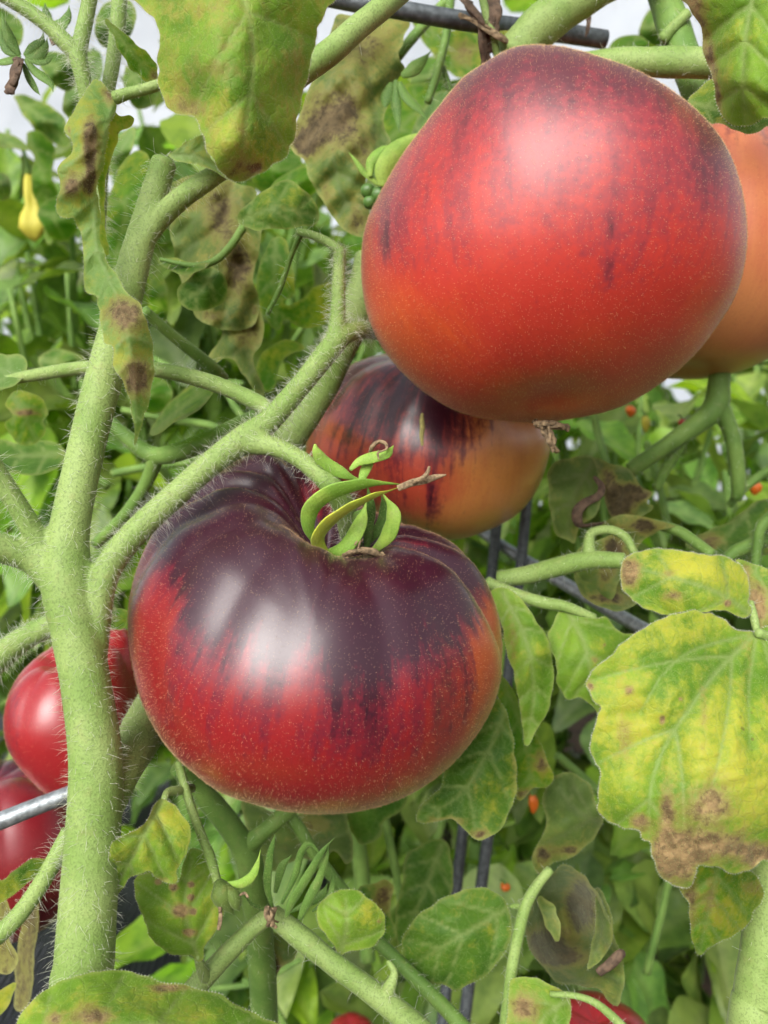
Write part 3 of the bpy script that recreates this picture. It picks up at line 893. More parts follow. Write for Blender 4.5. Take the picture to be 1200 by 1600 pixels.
sepal(tom_a, [(512, 870, 21.2, 14), (498, 846, 20.6, 22), (515, 821, 20.2, 27), (545, 798, 19.9, 27), (580, 779, 19.8, 22), (608, 768, 19.9, 13), (632, 758, 20.1, 5)], M['sepal_yel'])
sepal(tom_a, [(622, 763, 20.0, 10), (645, 754, 20.1, 13), (665, 750, 20.2, 12), (682, 745, 20.3, 9), (697, 742, 20.3, 3)], M['dry'], flat=(1, 0.3), hair=0, name='dry_sepal_tip')
sepal(tom_a, [(645, 753, 20.0, 7), (660, 747, 20.0, 7), (668, 738, 20.0, 6), (671, 729, 20.0, 4)], M['dry'], flat=(1, 0.4), hair=0, name='dry_sepal_tip')
sepal(tom_a, [(492, 694, 20.3, 5), (494, 704, 20.3, 10), (503, 719, 20.4, 14), (520, 731, 20.5, 15), (542, 743, 20.6, 17), (563, 751, 20.8, 14)])
sepal(tom_a, [(563, 756, 20.7, 10), (569, 738, 20.8, 11), (577, 722, 21.0, 11), (583, 714, 21.0, 9)])
sepal(tom_a, [(547, 734, 20.7, 8), (561, 721, 20.7, 11), (582, 714, 20.7, 12), (603, 709, 20.7, 11), (611, 702, 20.8, 10), (615, 696, 20.9, 6)])
sepal(tom_a, [(578, 706, 20.8, 5), (582, 697, 20.7, 7), (592, 690, 20.7, 6), (602, 693, 20.7, 6), (604, 701, 20.6, 5), (596, 705, 20.5, 5), (590, 708, 20.5, 7), (592, 719, 20.5, 3)], M['dry'], flat=(1, 0.6), hair=0, name='dry_sepal_tip')
def crumple(name, pts, mat, parent, n=5, seed=0, spread=8, w=7):
    rng = random.Random(seed)
    for k in range(n):
        q = [(x + rng.uniform(-spread, spread), y + rng.uniform(-spread, spread) * 0.6, d + rng.uniform(-0.15, 0.15), max(2, w * rng.uniform(0.4, 1.2))) for x, y, d in pts]
        strip(name, q, mat, parent, (1.0, 0.3), 8, 3)
crumple('dry_petal', [(532, 871, 20.9), (548, 864, 20.7), (566, 860, 20.7), (584, 864, 20.8), (600, 869, 21.0)], M['dry'], tom_a, 5, 1, 4, 9)
crumple('dry_petal', [(556, 862, 20.8), (558, 850, 20.7), (566, 842, 20.7)], M['dry'], tom_a, 3, 2, 4, 6)
# dried blossom under the upper tomato and its little marks
crumple('dry_blossom', [(838, 661, 22.6), (852, 665, 22.4), (868, 664, 22.4), (886, 668, 22.6)], M['dry'], tom_b, 7, 3, 7, 9)
crumple('dry_blossom', [(850, 664, 22.4), (856, 678, 22.3), (862, 690, 22.3), (866, 703, 22.4)], M['dry'], tom_b, 6, 4, 7, 8)
# pale scar on the middle tomato
def on_surface(V, x, y, dflt):
    px, py, d = proj(V); m = (px - x) ** 2 + (py - y) ** 2 < 14 ** 2
    return d[m].min() * 100 if m.any() else dflt
M['scar'] = plain_material('pale_scar', (0.55, 0.50, 0.16), 0.7, 0, 0.4, 900)
strip('scar', [(x, y, on_surface(VC, x, y, 29) + 0.03, w) for x, y, w in ((660, 646, 4), (659, 656, 7), (660, 668, 8), (659, 680, 7), (660, 696, 5))], M['scar'], tom_c, (1.0, 0.5), 8, 3)

# ------------------------------------------------------------------ the front tomato plant
plant = empty('tomato_plant', 'hairy thick-stemmed tomato plant carrying the front tomato, stem rising at left', 'plant', P(115, 3800, 18.5))
spec = [
    ('stem', [(115, 3800, 18.5, 105), (122, 2600, 19.0, 100), (125, 1640, 19.5, 96), (132, 1500, 19.6, 92), (142, 1350, 19.8, 86), (150, 1200, 20.0, 82), (136, 1080, 20.1, 76), (120, 990, 20.2, 76),
              (106, 910, 20.3, 80), (108, 830, 20.4, 62), (135, 700, 20.9, 57), (160, 600, 21.3, 57), (187, 500, 21.7, 54), (214, 395, 22.0, 48), (236, 320, 22.2, 43), (257, 252, 22.4, 40)]),
    ('branch', [(148, 1060, 20.3, 34), (152, 980, 20.3, 40), (158, 920, 20.3, 44), (176, 875, 20.4, 43), (215, 828, 20.5, 42), (270, 777, 20.7, 40), (330, 724, 21.0, 40), (385, 683, 21.3, 44), (420, 658, 21.5, 38),
                (470, 602, 21.9, 34), (510, 552, 22.3, 36), (535, 524, 22.6, 34), (562, 515, 23.2, 28), (592, 520, 24.5, 24)]),
    ('branch', [(522, 540, 22.4, 30), (527, 500, 22.5, 26), (529, 440, 22.6, 22), (531, 388, 22.7, 20)]),
    ('peduncle', [(375, 690, 21.3, 40), (425, 697, 21.1, 32), (462, 713, 20.9, 29), (495, 738, 20.7, 31), (522, 765, 20.8, 36), (540, 800, 21.4, 36), (550, 850, 22.6, 34), (552, 885, 23.2, 30)]),
    ('branch', [(165, 1265, 20.4, 56), (188, 1205, 21.0, 64), (225, 1140, 23.4, 72), (255, 1090, 26.5, 72), (300, 1020, 29.5, 70)]),
    ('branch', [(98, 892, 20.3, 50), (64, 850, 20.2, 37), (40, 810, 20.0, 34), (15, 770, 19.8, 32), (-20, 715, 19.5, 32)]),
    ('branch', [(98, 915, 20.3, 60), (55, 876, 20.2, 47), (20, 862, 20.0, 46), (-30, 850, 19.6, 46)]),
    ('branch', [(205, 405, 21.9, 42), (240, 352, 22.0, 36), (280, 312, 21.7, 34), (320, 284, 21.4, 32), (352, 262, 21.2, 30)]),
]
limbs = fused_stems(spec, M['stem'], plant)
nh = [(6500, 9000), (2400, 7000), (450, 1500), (600, 2800), (500, 1500), (200, 900), (200, 900), (120, 1600)]
for i_, (o_, (nl_, nf_)) in enumerate(zip(limbs, nh)):
    if o_ is not None:
        add_hair(o_, nl_, nf_, 10 + i_)
def limb(name, pts, parent=None, mat='stem', hair=(60, 500), sides=14, seed=0, Ll=(0.0016, 0.0045)):
    o = tube(name, pts, M[mat], parent or plant, sides, None, 6, 0.03, seed)
    if hair: add_hair(o, int(hair[0] * 1.6), hair[1], 50 + seed, Ll)
    return o
# hairy tuft on the main stem left of the curled leaf
limb('branch', [(130, 955, 21.6, 34), (60, 985, 22.0, 36), (20, 1010, 22.4, 40), (-25, 1048, 22.8, 42)], hair=(500, 900), seed=1)
limb('branch', [(575, 400, 27.0, 40), (562, 470, 26.8, 54), (525, 550, 26.3, 58), (478, 640, 26.0, 58), (440, 700, 26.2, 54), (400, 760, 27.5, 50)], hair=(260, 1800), seed=2)
limb('petiole', [(-10, 598, 26.0, 16), (60, 585, 25.5, 20), (140, 574, 24.5, 22), (240, 577, 24.0, 24), (330, 598, 23.6, 26), (400, 628, 23.0, 26), (425, 645, 22.4, 24)], hair=(120, 900), seed=3)
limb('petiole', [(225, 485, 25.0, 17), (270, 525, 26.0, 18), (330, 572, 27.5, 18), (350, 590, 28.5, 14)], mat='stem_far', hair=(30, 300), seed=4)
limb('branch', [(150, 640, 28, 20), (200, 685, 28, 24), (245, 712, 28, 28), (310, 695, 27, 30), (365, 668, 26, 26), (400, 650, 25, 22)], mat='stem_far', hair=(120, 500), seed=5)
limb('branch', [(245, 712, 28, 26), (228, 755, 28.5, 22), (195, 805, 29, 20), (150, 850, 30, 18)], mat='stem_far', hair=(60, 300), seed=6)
limb('petiole', [(110, 1300, 20.8, 30), (85, 1345, 20.6, 28), (55, 1395, 20.4, 27), (20, 1440, 20.2, 28), (-20, 1475, 20, 28)], hair=(160, 700), seed=7)
limb('petiole', [(180, 153, 20.2, 20), (200, 146, 20.1, 17), (228, 139, 20.0, 16), (262, 128, 20.0, 16)], hair=(14, 300), seed=8)
limb('petiole', [(531, 392, 22.7, 16), (515, 380, 22.9, 14), (490, 368, 23.3, 13), (466, 362, 23.8, 12)], hair=(30, 150), seed=9)
limb('petiole', [(470, 366, 24, 9), (455, 400, 24.5, 8), (438, 450, 25, 8), (418, 490, 25.5, 7)], mat='stem_far', hair=(20, 80), seed=10)
limb('petiole', [(380, 355, 25, 13), (360, 385, 25, 12), (335, 408, 25, 11), (300, 415, 25, 9), (250, 405, 25, 6)], mat='stem_far', hair=(20, 120), seed=11)
limb('petiole', [(440, 140, 22.0, 38), (485, 104, 22.0, 38), (520, 78, 22.0, 38), (560, 42, 22.2, 36), (605, 5, 22.5, 36), (660, -50, 23.5, 36), (800, -220, 25, 36), (960, -420, 27, 36)], hair=(60, 900), seed=12)
# bottom truss
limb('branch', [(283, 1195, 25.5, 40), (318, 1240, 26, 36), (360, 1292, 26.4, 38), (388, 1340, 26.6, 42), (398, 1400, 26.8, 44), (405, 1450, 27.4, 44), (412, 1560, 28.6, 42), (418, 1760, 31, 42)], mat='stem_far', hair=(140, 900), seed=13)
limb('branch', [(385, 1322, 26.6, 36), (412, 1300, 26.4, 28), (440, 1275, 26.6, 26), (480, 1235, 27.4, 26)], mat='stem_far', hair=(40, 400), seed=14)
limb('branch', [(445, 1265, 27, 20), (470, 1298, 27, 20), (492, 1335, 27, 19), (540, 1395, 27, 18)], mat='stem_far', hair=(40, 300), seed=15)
limb('branch', [(425, 1428, 23.2, 28), (470, 1465, 23.0, 34), (520, 1505, 22.8, 35), (575, 1545, 22.6, 36), (630, 1588, 22.4, 38), (690, 1640, 22.2, 38)], hair=(60, 1500), seed=16)
limb('branch', [(600, 1560, 22.5, 28), (612, 1535, 22.5, 18), (616, 1518, 22.6, 12), (606, 1502, 22.7, 7)], hair=(20, 120), seed=17)
limb('branch', [(520, 1400, 26.5, 16), (560, 1445, 26, 18), (600, 1480, 25.5, 20), (650, 1530, 25, 22), (700, 1580, 24.6, 24), (745, 1630, 24.2, 26)], mat='stem_far', hair=(60, 600), seed=18)
limb('branch', [(425, 1428, 23.3, 26), (395, 1450, 23.2, 28), (360, 1485, 23.1, 30), (325, 1522, 23.0, 32), (290, 1560, 22.9, 34), (240, 1620, 22.7, 36)], hair=(50, 1300), seed=19)
limb('petiole', [(308, 1490, 22.3, 12), (314, 1510, 22.5, 16), (322, 1530, 22.9, 20)], hair=(10, 200), seed=20)
limb('petiole', [(278, 1190, 22.0, 13), (288, 1225, 21.8, 14), (300, 1265, 21.7, 14), (320, 1318, 21.6, 14), (328, 1338, 21.6, 16), (340, 1378, 21.6, 12)], hair=(60, 400), seed=21)
limb('petiole', [(256, 1250, 20.9, 10), (262, 1238, 21.2, 13), (278, 1235, 21.6, 15), (300, 1232, 22.4, 14)], hair=(10, 150), seed=22)
# left top
limb('branch', [(-20, -20, 22, 20), (30, 8, 22, 22), (75, 40, 22, 24), (108, 72, 22, 27), (124, 88, 22, 26)], hair=(260, 500), seed=23, Ll=(0.002, 0.005))
limb('branch', [(145, -30, 22.3, 24), (136, 20, 22.2, 23), (126, 65, 22.1, 24), (122, 88, 22, 28), (128, 115, 22, 25), (136, 160, 22.2, 24), (140, 230, 23, 24)], hair=(420, 700), seed=24, Ll=(0.002, 0.005))
limb('branch', [(188, -30, 24, 24), (184, 40, 23.8, 24), (176, 100, 23.6, 22), (168, 150, 23.5, 20), (160, 260, 24.5, 20), (150, 420, 25.5, 20)], hair=(700, 700), seed=25, Ll=(0.003, 0.006))
# sepals of the withered flowers at top left
cal = empty('withered_flower', 'withered brown tomato flower with curved green sepals at top left', 'flower', P(28, 88, 23))
for q in ([(30, 86, 23, 9), (18, 66, 22.9, 12), (8, 40, 22.8, 9), (2, 20, 22.8, 4)], [(28, 84, 23, 9), (14, 78, 23, 11), (4, 62, 23, 9), (0, 42, 23, 5)], [(32, 88, 23, 9), (18, 92, 23, 11), (0, 96, 23, 9), (-14, 92, 23, 5)],
          [(38, 86, 23, 8), (50, 76, 23, 12), (64, 66, 23, 11), (68, 50, 23, 5)], [(40, 88, 23, 8), (56, 88, 23, 13), (70, 74, 23, 10), (74, 58, 23, 4)], [(42, 90, 23, 8), (58, 95, 23, 9), (74, 94, 23, 9), (85, 84, 23, 4)],
          [(40, 92, 23, 9), (52, 108, 23, 10), (68, 120, 23, 10), (80, 132, 23, 8), (83, 144, 23, 4)], [(36, 100, 23.1, 8), (44, 120, 23.1, 8), (56, 140, 23.1, 6), (63, 149, 23.1, 3)]):
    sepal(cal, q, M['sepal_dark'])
crumple('dry_petal', [(30, 92, 22.9), (26, 110, 22.8), (20, 128, 22.8), (14, 143, 22.9)], M['dry_dark'], cal, 7, 5, 5, 12)
cal2 = empty('withered_flower', 'small green sepals on a drying flower above the leftmost branch', 'flower', P(95, 32, 25))
for q in ([(82, 36, 25, 8), (98, 34, 25, 11), (106, 22, 25, 9), (108, 8, 25, 4)], [(84, 38, 25, 8), (98, 41, 25, 9), (108, 32, 25, 5)], [(80, 34, 25, 8), (72, 20, 25, 8), (70, 4, 25, 4)]):
    sepal(cal2, q, M['sepal_dark'])
crumple('dry_petal', [(80, 36, 25), (84, 52, 25), (86, 68, 25)], M['dry_dark'], cal2, 4, 6, 5, 8)
# flower calyx on the bottom truss
cal3 = empty('dried_flower', 'dried flower with upright green sepals on the truss below the front tomato', 'flower', P(425, 1432, 22.6))
for q in ([(426, 1420, 22.7, 11), (417, 1385, 22.5, 16), (421, 1340, 22.3, 14), (427, 1315, 22.2, 9), (430, 1304, 22.2, 5)], [(447, 1434, 22.4, 14), (455, 1412, 22.2, 19), (480, 1372, 22.0, 19), (505, 1330, 21.9, 15), (522, 1309, 21.9, 5)],
          [(468, 1437, 22.5, 14), (478, 1415, 22.3, 18), (497, 1378, 22.2, 18), (510, 1340, 22.1, 12), (514, 1318, 22.1, 5)], [(440, 1412, 22.9, 11), (460, 1370, 22.9, 15), (470, 1335, 22.8, 14), (482, 1320, 22.7, 12), (496, 1330, 22.7, 8), (500, 1345, 22.7, 4)],
          [(430, 1395, 23.2, 12), (440, 1356, 23.2, 15), (456, 1336, 23.2, 8)], [(428, 1424, 22.8, 9), (408, 1420, 22.6, 9), (392, 1412, 22.5, 8), (378, 1394, 22.5, 4)],
          [(488, 1424, 22.9, 8), (512, 1405, 22.9, 11), (520, 1376, 22.9, 10), (515, 1348, 22.9, 5)], [(455, 1425, 23.2, 10), (500, 1400, 23.2, 16), (512, 1380, 23.2, 8)]):
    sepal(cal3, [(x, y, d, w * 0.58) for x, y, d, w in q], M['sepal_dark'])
crumple('dry_petal', [(424, 1420, 22.4), (424, 1432, 22.2), (426, 1446, 22.3)], M['dry'], cal3, 9, 7, 9, 7)
cal4 = empty('flower_bud', 'shrivelled fuzzy flower bud hanging on a thin stalk at lower left', 'flower', P(350, 1385, 21.5))
for q in ([(340, 1376, 21.5, 18), (346, 1392, 21.4, 28), (352, 1408, 21.4, 22), (360, 1422, 21.4, 12), (366, 1430, 21.4, 5)], [(352, 1384, 21.4, 10), (364, 1400, 21.3, 14), (370, 1416, 21.3, 12), (374, 1424, 21.3, 6)]):
    sepal(cal4, q, M['bud'] if 'bud' in M else M['leaf_wilt'], flat=(1, 0.8), hair=300)
sepal(cal4, [(350, 1382, 21.5, 9), (375, 1382, 21.4, 11), (393, 1370, 21.3, 9), (402, 1350, 21.3, 7), (407, 1328, 21.3, 3)], hair=200)
crumple('dry_petal', [(376, 1398, 21.3), (384, 1396, 21.2), (388, 1403, 21.2)], M['dry'], cal4, 2, 8, 2, 5)
crumple('dry_petal', [(344, 1418, 21.3), (346, 1436, 21.3), (341, 1452, 21.3)], M['dry'], cal4, 2, 9, 3, 6)
# ------------------------------------------------------------------ leaves of the front plant
leaf('leaf', [(213, -20), (225, 12), (243, 30), (248, 60), (246, 100), (250, 140), (258, 165), (280, 178), (300, 180), (308, 195), (318, 215), (325, 240), (345, 265), (360, 280), (375, 284), (400, 273), (430, 258), (450, 240), (462, 210), (465, 180), (472, 150), (480, 120), (490, 80), (500, 40), (513, 10), (520, -20)],
     [(230, 0, 19.2), (370, -10, 18.2), (510, 0, 19.6), (250, 120, 19.4), (340, 100, 18.0), (400, 120, 18.4), (475, 130, 20.0), (300, 180, 19.0), (360, 220, 18.3), (372, 284, 19.2), (455, 230, 20.0)],
     [(372, -25), (392, 40), (396, 110), (385, 190), (373, 280)], M['leaf_yel'], plant,
     yel=[(330, 170, 80, 50, 0.6), (400, 230, 60, 50, 0.7), (300, 20, 80, 30, 0.4), (470, 60, 40, 70, 0.35), (270, 140, 30, 40, 0.4)], brn=[(378, 262, 38, 26, 0.33), (285, 150, 30, 24, 0.2), (300, 170, 30, 14, 0.24), (462, 100, 16, 60, 0.15), (400, 263, 8, 5, 0.6), (330, 110, 60, 20, 0.1), (300, 15, 60, 20, 0.12), (380, 200, 14, 40, 0.15)], y0=-0.25, b0=0.14,
     pucker=0.13, lat=85, fuzz=3200, step=4.2, label='large yellowing leaf with browned tip hanging at top', seed=1)
leaf('leaf', [(150, 124), (138, 135), (130, 150), (118, 165), (108, 183), (102, 200), (105, 212), (113, 222), (108, 240), (95, 255), (90, 268), (95, 285), (92, 300), (86, 320), (88, 333), (100, 339), (115, 340), (120, 352), (127, 370), (130, 400), (131, 430), (133, 455), (150, 462), (155, 475), (155, 495), (160, 520), (163, 535), (175, 540), (177, 555), (180, 578), (195, 605), (203, 630), (209, 660), (210, 697), (216, 680), (225, 655), (232, 630), (240, 590), (241, 560), (236, 530), (232, 510), (220, 478), (205, 465), (192, 450), (185, 435), (175, 420), (165, 400), (160, 370), (157, 340), (155, 310), (152, 290), (160, 265), (162, 240), (168, 215), (172, 190), (182, 168), (182, 152), (165, 135)],
     [(150, 124, 20.2), (180, 155, 20.3), (105, 200, 20.0), (140, 210, 19.6), (165, 215, 20.2), (90, 320, 20.2), (125, 300, 19.8), (153, 300, 20.3), (130, 420, 20.4), (165, 420, 20.4), (160, 500, 20.2), (200, 510, 19.5), (236, 530, 20.1), (205, 600, 19.5), (236, 600, 20.1), (210, 697, 19.9)],
     [(176, 160), (158, 240), (150, 310), (152, 390), (185, 470), (205, 550), (212, 620), (211, 690)], M['leaf_under'], plant,
     yel=[(120, 215, 40, 60, 0.35), (150, 330, 40, 60, 0.2), (200, 560, 30, 25, 0.5)], brn=[(142, 225, 13, 42, 0.75), (112, 290, 17, 20, 0.62), (140, 285, 10, 25, 0.5), (195, 492, 30, 28, 0.7), (215, 590, 22, 34, 0.72), (170, 150, 12, 18, 0.6), (108, 205, 4, 8, 0.5)], pucker=-0.12, lat=34, fuzz=900, step=4.5, vein_w=1.6,
     label='narrow curled leaf with brown blotches hanging along the main stem')
leaf('leaf', [(176, 172), (190, 181), (204, 179), (211, 185), (205, 196), (190, 206), (181, 226), (172, 252), (166, 285), (164, 325), (166, 365), (168, 400), (158, 372), (155, 320), (152, 290), (160, 255), (167, 215), (172, 190)],
     [(176, 172, 20.4), (210, 186, 20.9), (165, 240, 20.4), (180, 226, 20.7), (155, 320, 20.4), (166, 360, 20.5)], None, M['leaf_back'], plant, yel=[(185, 210, 30, 40, 0.5)], brn=[(190, 200, 30, 20, 0.25)], step=4.5)
leaf('leaf', [(165, 28), (185, 44), (205, 60), (225, 80), (243, 97), (246, 125), (236, 131), (215, 118), (195, 95), (180, 65)], [(165, 30, 22), (205, 65, 21.6), (245, 115, 22), (205, 105, 22.2)], [(168, 32), (200, 75), (240, 122)], M['leaf_back'], plant, brn=[(242, 118, 10, 10, 0.5)], y0=0.15, lat=24, fuzz=200, step=4)
leaf('leaf', [(263, 243), (280, 230), (300, 218), (318, 212), (325, 240), (345, 265), (358, 281), (335, 268), (310, 258), (285, 252)], [(263, 243, 20.8), (318, 212, 20.6), (350, 275, 20.6), (300, 245, 20.5)], [(265, 243), (310, 245), (350, 274)], M['leaf_under'], plant, lat=16, step=4, fuzz=200)
leaf('leaf', [(20, 1640), (25, 1600), (36, 1580), (60, 1555), (90, 1535), (130, 1522), (165, 1516), (200, 1517), (230, 1525), (250, 1533), (285, 1540), (330, 1550), (380, 1575), (440, 1605), (480, 1640), (470, 1700), (30, 1700)],
     [(25, 1600, 17.6), (100, 1535, 18.2), (200, 1518, 18.6), (250, 1590, 17.2), (140, 1600, 17.0), (330, 1552, 18.4), (440, 1605, 18.0), (400, 1680, 16.6), (60, 1690, 16.6)],
     [(20, 1680), (120, 1620), (250, 1600), (380, 1630), (470, 1680)], M['leaf_yel'], plant, yel=[(190, 1575, 60, 30, 0.5), (70, 1580, 50, 25, 0.35), (330, 1590, 40, 20, 0.3)], y0=-0.1,
     brn=[(145, 1590, 36, 18, 0.6), (85, 1592, 16, 12, 0.5), (265, 1543, 30, 7, 0.65)], pucker=0.15, lat=75, fuzz=1800, label='large mottled yellow green leaf crossing the bottom left edge')
leaf('leaf', [(257, 1247), (270, 1255), (285, 1275), (295, 1295), (297, 1315), (290, 1335), (278, 1360), (275, 1378), (258, 1380), (243, 1372), (235, 1362), (220, 1364), (205, 1372), (190, 1390), (175, 1408), (153, 1427), (148, 1410), (150, 1385), (160, 1365), (168, 1345), (172, 1325), (185, 1310), (205, 1300), (225, 1285), (240, 1262)],
     [(257, 1247, 20.8), (295, 1310, 20.6), (230, 1310, 19.9), (275, 1378, 20.4), (150, 1420, 19.6), (180, 1350, 19.6), (200, 1375, 20.0)], [(254, 1250), (222, 1310), (190, 1370), (156, 1420)], M['leaf_yel'], plant,
     yel=[(240, 1290, 40, 40, 0.45), (180, 1360, 20, 30, 0.2)], y0=0.05, brn=[(250, 1375, 14, 5, 0.45)], pucker=0.14, lat=34, fuzz=700, step=4.5, label='small pale leaf with a bitten edge in front of the main stem')
leaf('leaf', [(212, 1372), (240, 1362), (275, 1378), (286, 1345), (300, 1325), (320, 1335), (335, 1360), (347, 1410), (348, 1435), (335, 1460), (320, 1475), (317, 1495), (308, 1500), (300, 1495), (280, 1493), (255, 1485), (235, 1465), (222, 1430), (212, 1400)],
     [(215, 1380, 22.0), (300, 1330, 22.8), (345, 1420, 22.2), (280, 1420, 21.6), (310, 1497, 22.2), (245, 1465, 21.8)], [(310, 1498), (296, 1455), (288, 1410), (300, 1340)], M['leaf_yel'], plant,
     yel=[(330, 1430, 18, 50, 0.5), (270, 1400, 30, 20, 0.3), (300, 1350, 30, 20, 0.15)], y0=-0.2, brn=[(282, 1423, 11, 10, 0.95), (298, 1382, 5, 5, 0.95), (298, 1402, 5, 5, 0.95), (302, 1424, 5, 5, 0.9), (295, 1457, 10, 6, 0.9), (271, 1386, 7, 6, 0.9), (247, 1378, 6, 5, 0.9)],
     pucker=0.13, lat=36, fuzz=700, step=4.5, label='green leaf peppered with dark brown spots at lower left')
leaf('leaf', [(530, 1390), (552, 1390), (574, 1402), (595, 1420), (603, 1440), (598, 1460), (580, 1478), (560, 1484), (540, 1488), (530, 1496), (522, 1480), (505, 1455), (495, 1430), (505, 1405)],
     [(530, 1494, 22.9), (500, 1425, 22.6), (545, 1440, 22.3), (600, 1440, 22.9), (540, 1390, 23)], [(530, 1494), (542, 1450), (540, 1405)], M['leaf_yel'], plant, yel=[(575, 1425, 26, 30, 0.7)], y0=-0.25, brn=[(592, 1440, 5, 4, 0.5)], lat=30, fuzz=400, step=4.5)
leaf('leaf', [(700, 1400), (730, 1390), (755, 1387), (780, 1400), (795, 1420), (799, 1440), (795, 1475), (780, 1500), (760, 1525), (730, 1540), (710, 1547), (690, 1540), (665, 1535), (640, 1520), (628, 1495), (632, 1460), (650, 1435), (680, 1410)],
     [(800, 1415, 25.6), (715, 1470, 24.8), (640, 1510, 25.4), (720, 1395, 25.5), (720, 1545, 25.2)], [(798, 1416), (745, 1448), (690, 1480), (640, 1512)], M['leaf'], plant, yel=[(768, 1460, 10, 16, 0.5)], y0=-0.15, pucker=0.12, lat=40, fuzz=500, label='rounded plain green leaflet below the front tomato')
limb('petiole', [(860, 1358, 25.4, 14), (838, 1385, 25.3, 16), (820, 1420, 25.2, 18), (806, 1480, 25, 18), (796, 1540, 24.8, 19), (788, 1620, 24.6, 20)], hair=(40, 500), seed=30)
limb('petiole', [(822, 1420, 25.2, 10), (812, 1416, 25.4, 9), (798, 1416, 25.6, 8)], hair=(6, 60), seed=31)

# leaves below and right of the front tomato
leaf('leaf', [(785, 1100), (800, 1150), (806, 1190), (808, 1230), (800, 1260), (785, 1290), (770, 1305), (750, 1312), (735, 1305), (715, 1285), (700, 1280), (680, 1285), (660, 1285), (650, 1280), (660, 1255), (690, 1230), (700, 1190), (730, 1140), (760, 1090)],
     [(785, 1100, 26.2), (808, 1230, 25.6), (740, 1200, 25.2), (655, 1280, 25.6), (750, 1310, 24.9), (760, 1100, 26.6)], [(795, 1100), (760, 1180), (720, 1240), (660, 1280)], M['leaf'], plant, yel=[(790, 1220, 30, 60, 0.3)], brn=[(700, 1284, 30, 7, 0.5), (750, 1303, 14, 8, 0.6), (805, 1200, 6, 40, 0.3)], y0=-0.05, pucker=0.16, lat=44, fuzz=600)
leaf('leaf', [(775, 1050), (800, 1075), (825, 1130), (845, 1160), (855, 1190), (863, 1215), (855, 1230), (835, 1230), (820, 1245), (808, 1245), (800, 1180), (785, 1110)],
     [(790, 1060, 27), (862, 1215, 27), (815, 1150, 26.6), (808, 1240, 26.8)], [(785, 1060), (820, 1150), (830, 1235)], M['leaf_back'], plant, yel=[(840, 1200, 30, 40, 0.3)], brn=[(845, 1190, 14, 20, 0.5), (822, 1240, 20, 10, 0.5)], lat=36, fuzz=200)
leaf('leaf', [(765, 925), (785, 918), (800, 925), (820, 945), (845, 980), (860, 1010), (866, 1040), (863, 1080), (858, 1105), (845, 1130), (832, 1155), (825, 1165), (818, 1160), (816, 1140), (815, 1110), (808, 1080), (803, 1050), (795, 1030), (788, 1000), (783, 970), (772, 945)],
     [(770, 930, 25.4), (820, 945, 25.2), (830, 1030, 24.6), (866, 1040, 25.2), (795, 1030, 25), (822, 1163, 24.8)], [(785, 925), (822, 1000), (834, 1080), (823, 1160)], M['leaf_yel'], plant, yel=[(830, 1040, 30, 50, 0.45), (850, 1000, 20, 40, 0.3)], y0=-0.3, brn=[(800, 1000, 8, 40, 0.25)], lat=34, fuzz=500, step=5, pucker=0.14)
leaf('leaf', [(882, 947), (875, 955), (865, 975), (855, 990), (860, 1010), (870, 1040), (868, 1060), (875, 1080), (885, 1093), (895, 1093), (905, 1088), (915, 1092), (925, 1105), (938, 1124), (945, 1080), (965, 1030), (992, 995), (965, 985), (945, 965), (930, 967), (910, 955)],
     [(882, 947, 26.2), (855, 990, 26), (915, 1030, 25.2), (990, 995, 26), (935, 1120, 25.8), (885, 1092, 25.6)], [(882, 948), (910, 1000), (925, 1060), (934, 1115)], M['leaf_yel'], plant, yel=[(935, 1010, 25, 40, 0.5)], y0=-0.3, brn=[(930, 1030, 6, 6, 0.5), (945, 1008, 4, 4, 0.5)], lat=36, fuzz=400, step=5, pucker=0.14)
limb('petiole', [(760, 910, 26.6, 20), (810, 930, 26.4, 20), (850, 942, 26.2, 20), (884, 948, 26.1, 18), (930, 966, 26, 12)], hair=(30, 500), seed=32)
limb('petiole', [(780, 905, 27.5, 26), (825, 898, 27, 28), (870, 886, 26.4, 30), (920, 875, 25.8, 30), (975, 876, 25.2, 26)], hair=(40, 700), seed=33)
limb('petiole', [(922, 876, 25.8, 24), (920, 850, 25.9, 18), (926, 832, 26, 15), (955, 828, 26, 14), (978, 840, 25.8, 14), (992, 865, 25.6, 12)], hair=(30, 300), seed=34)

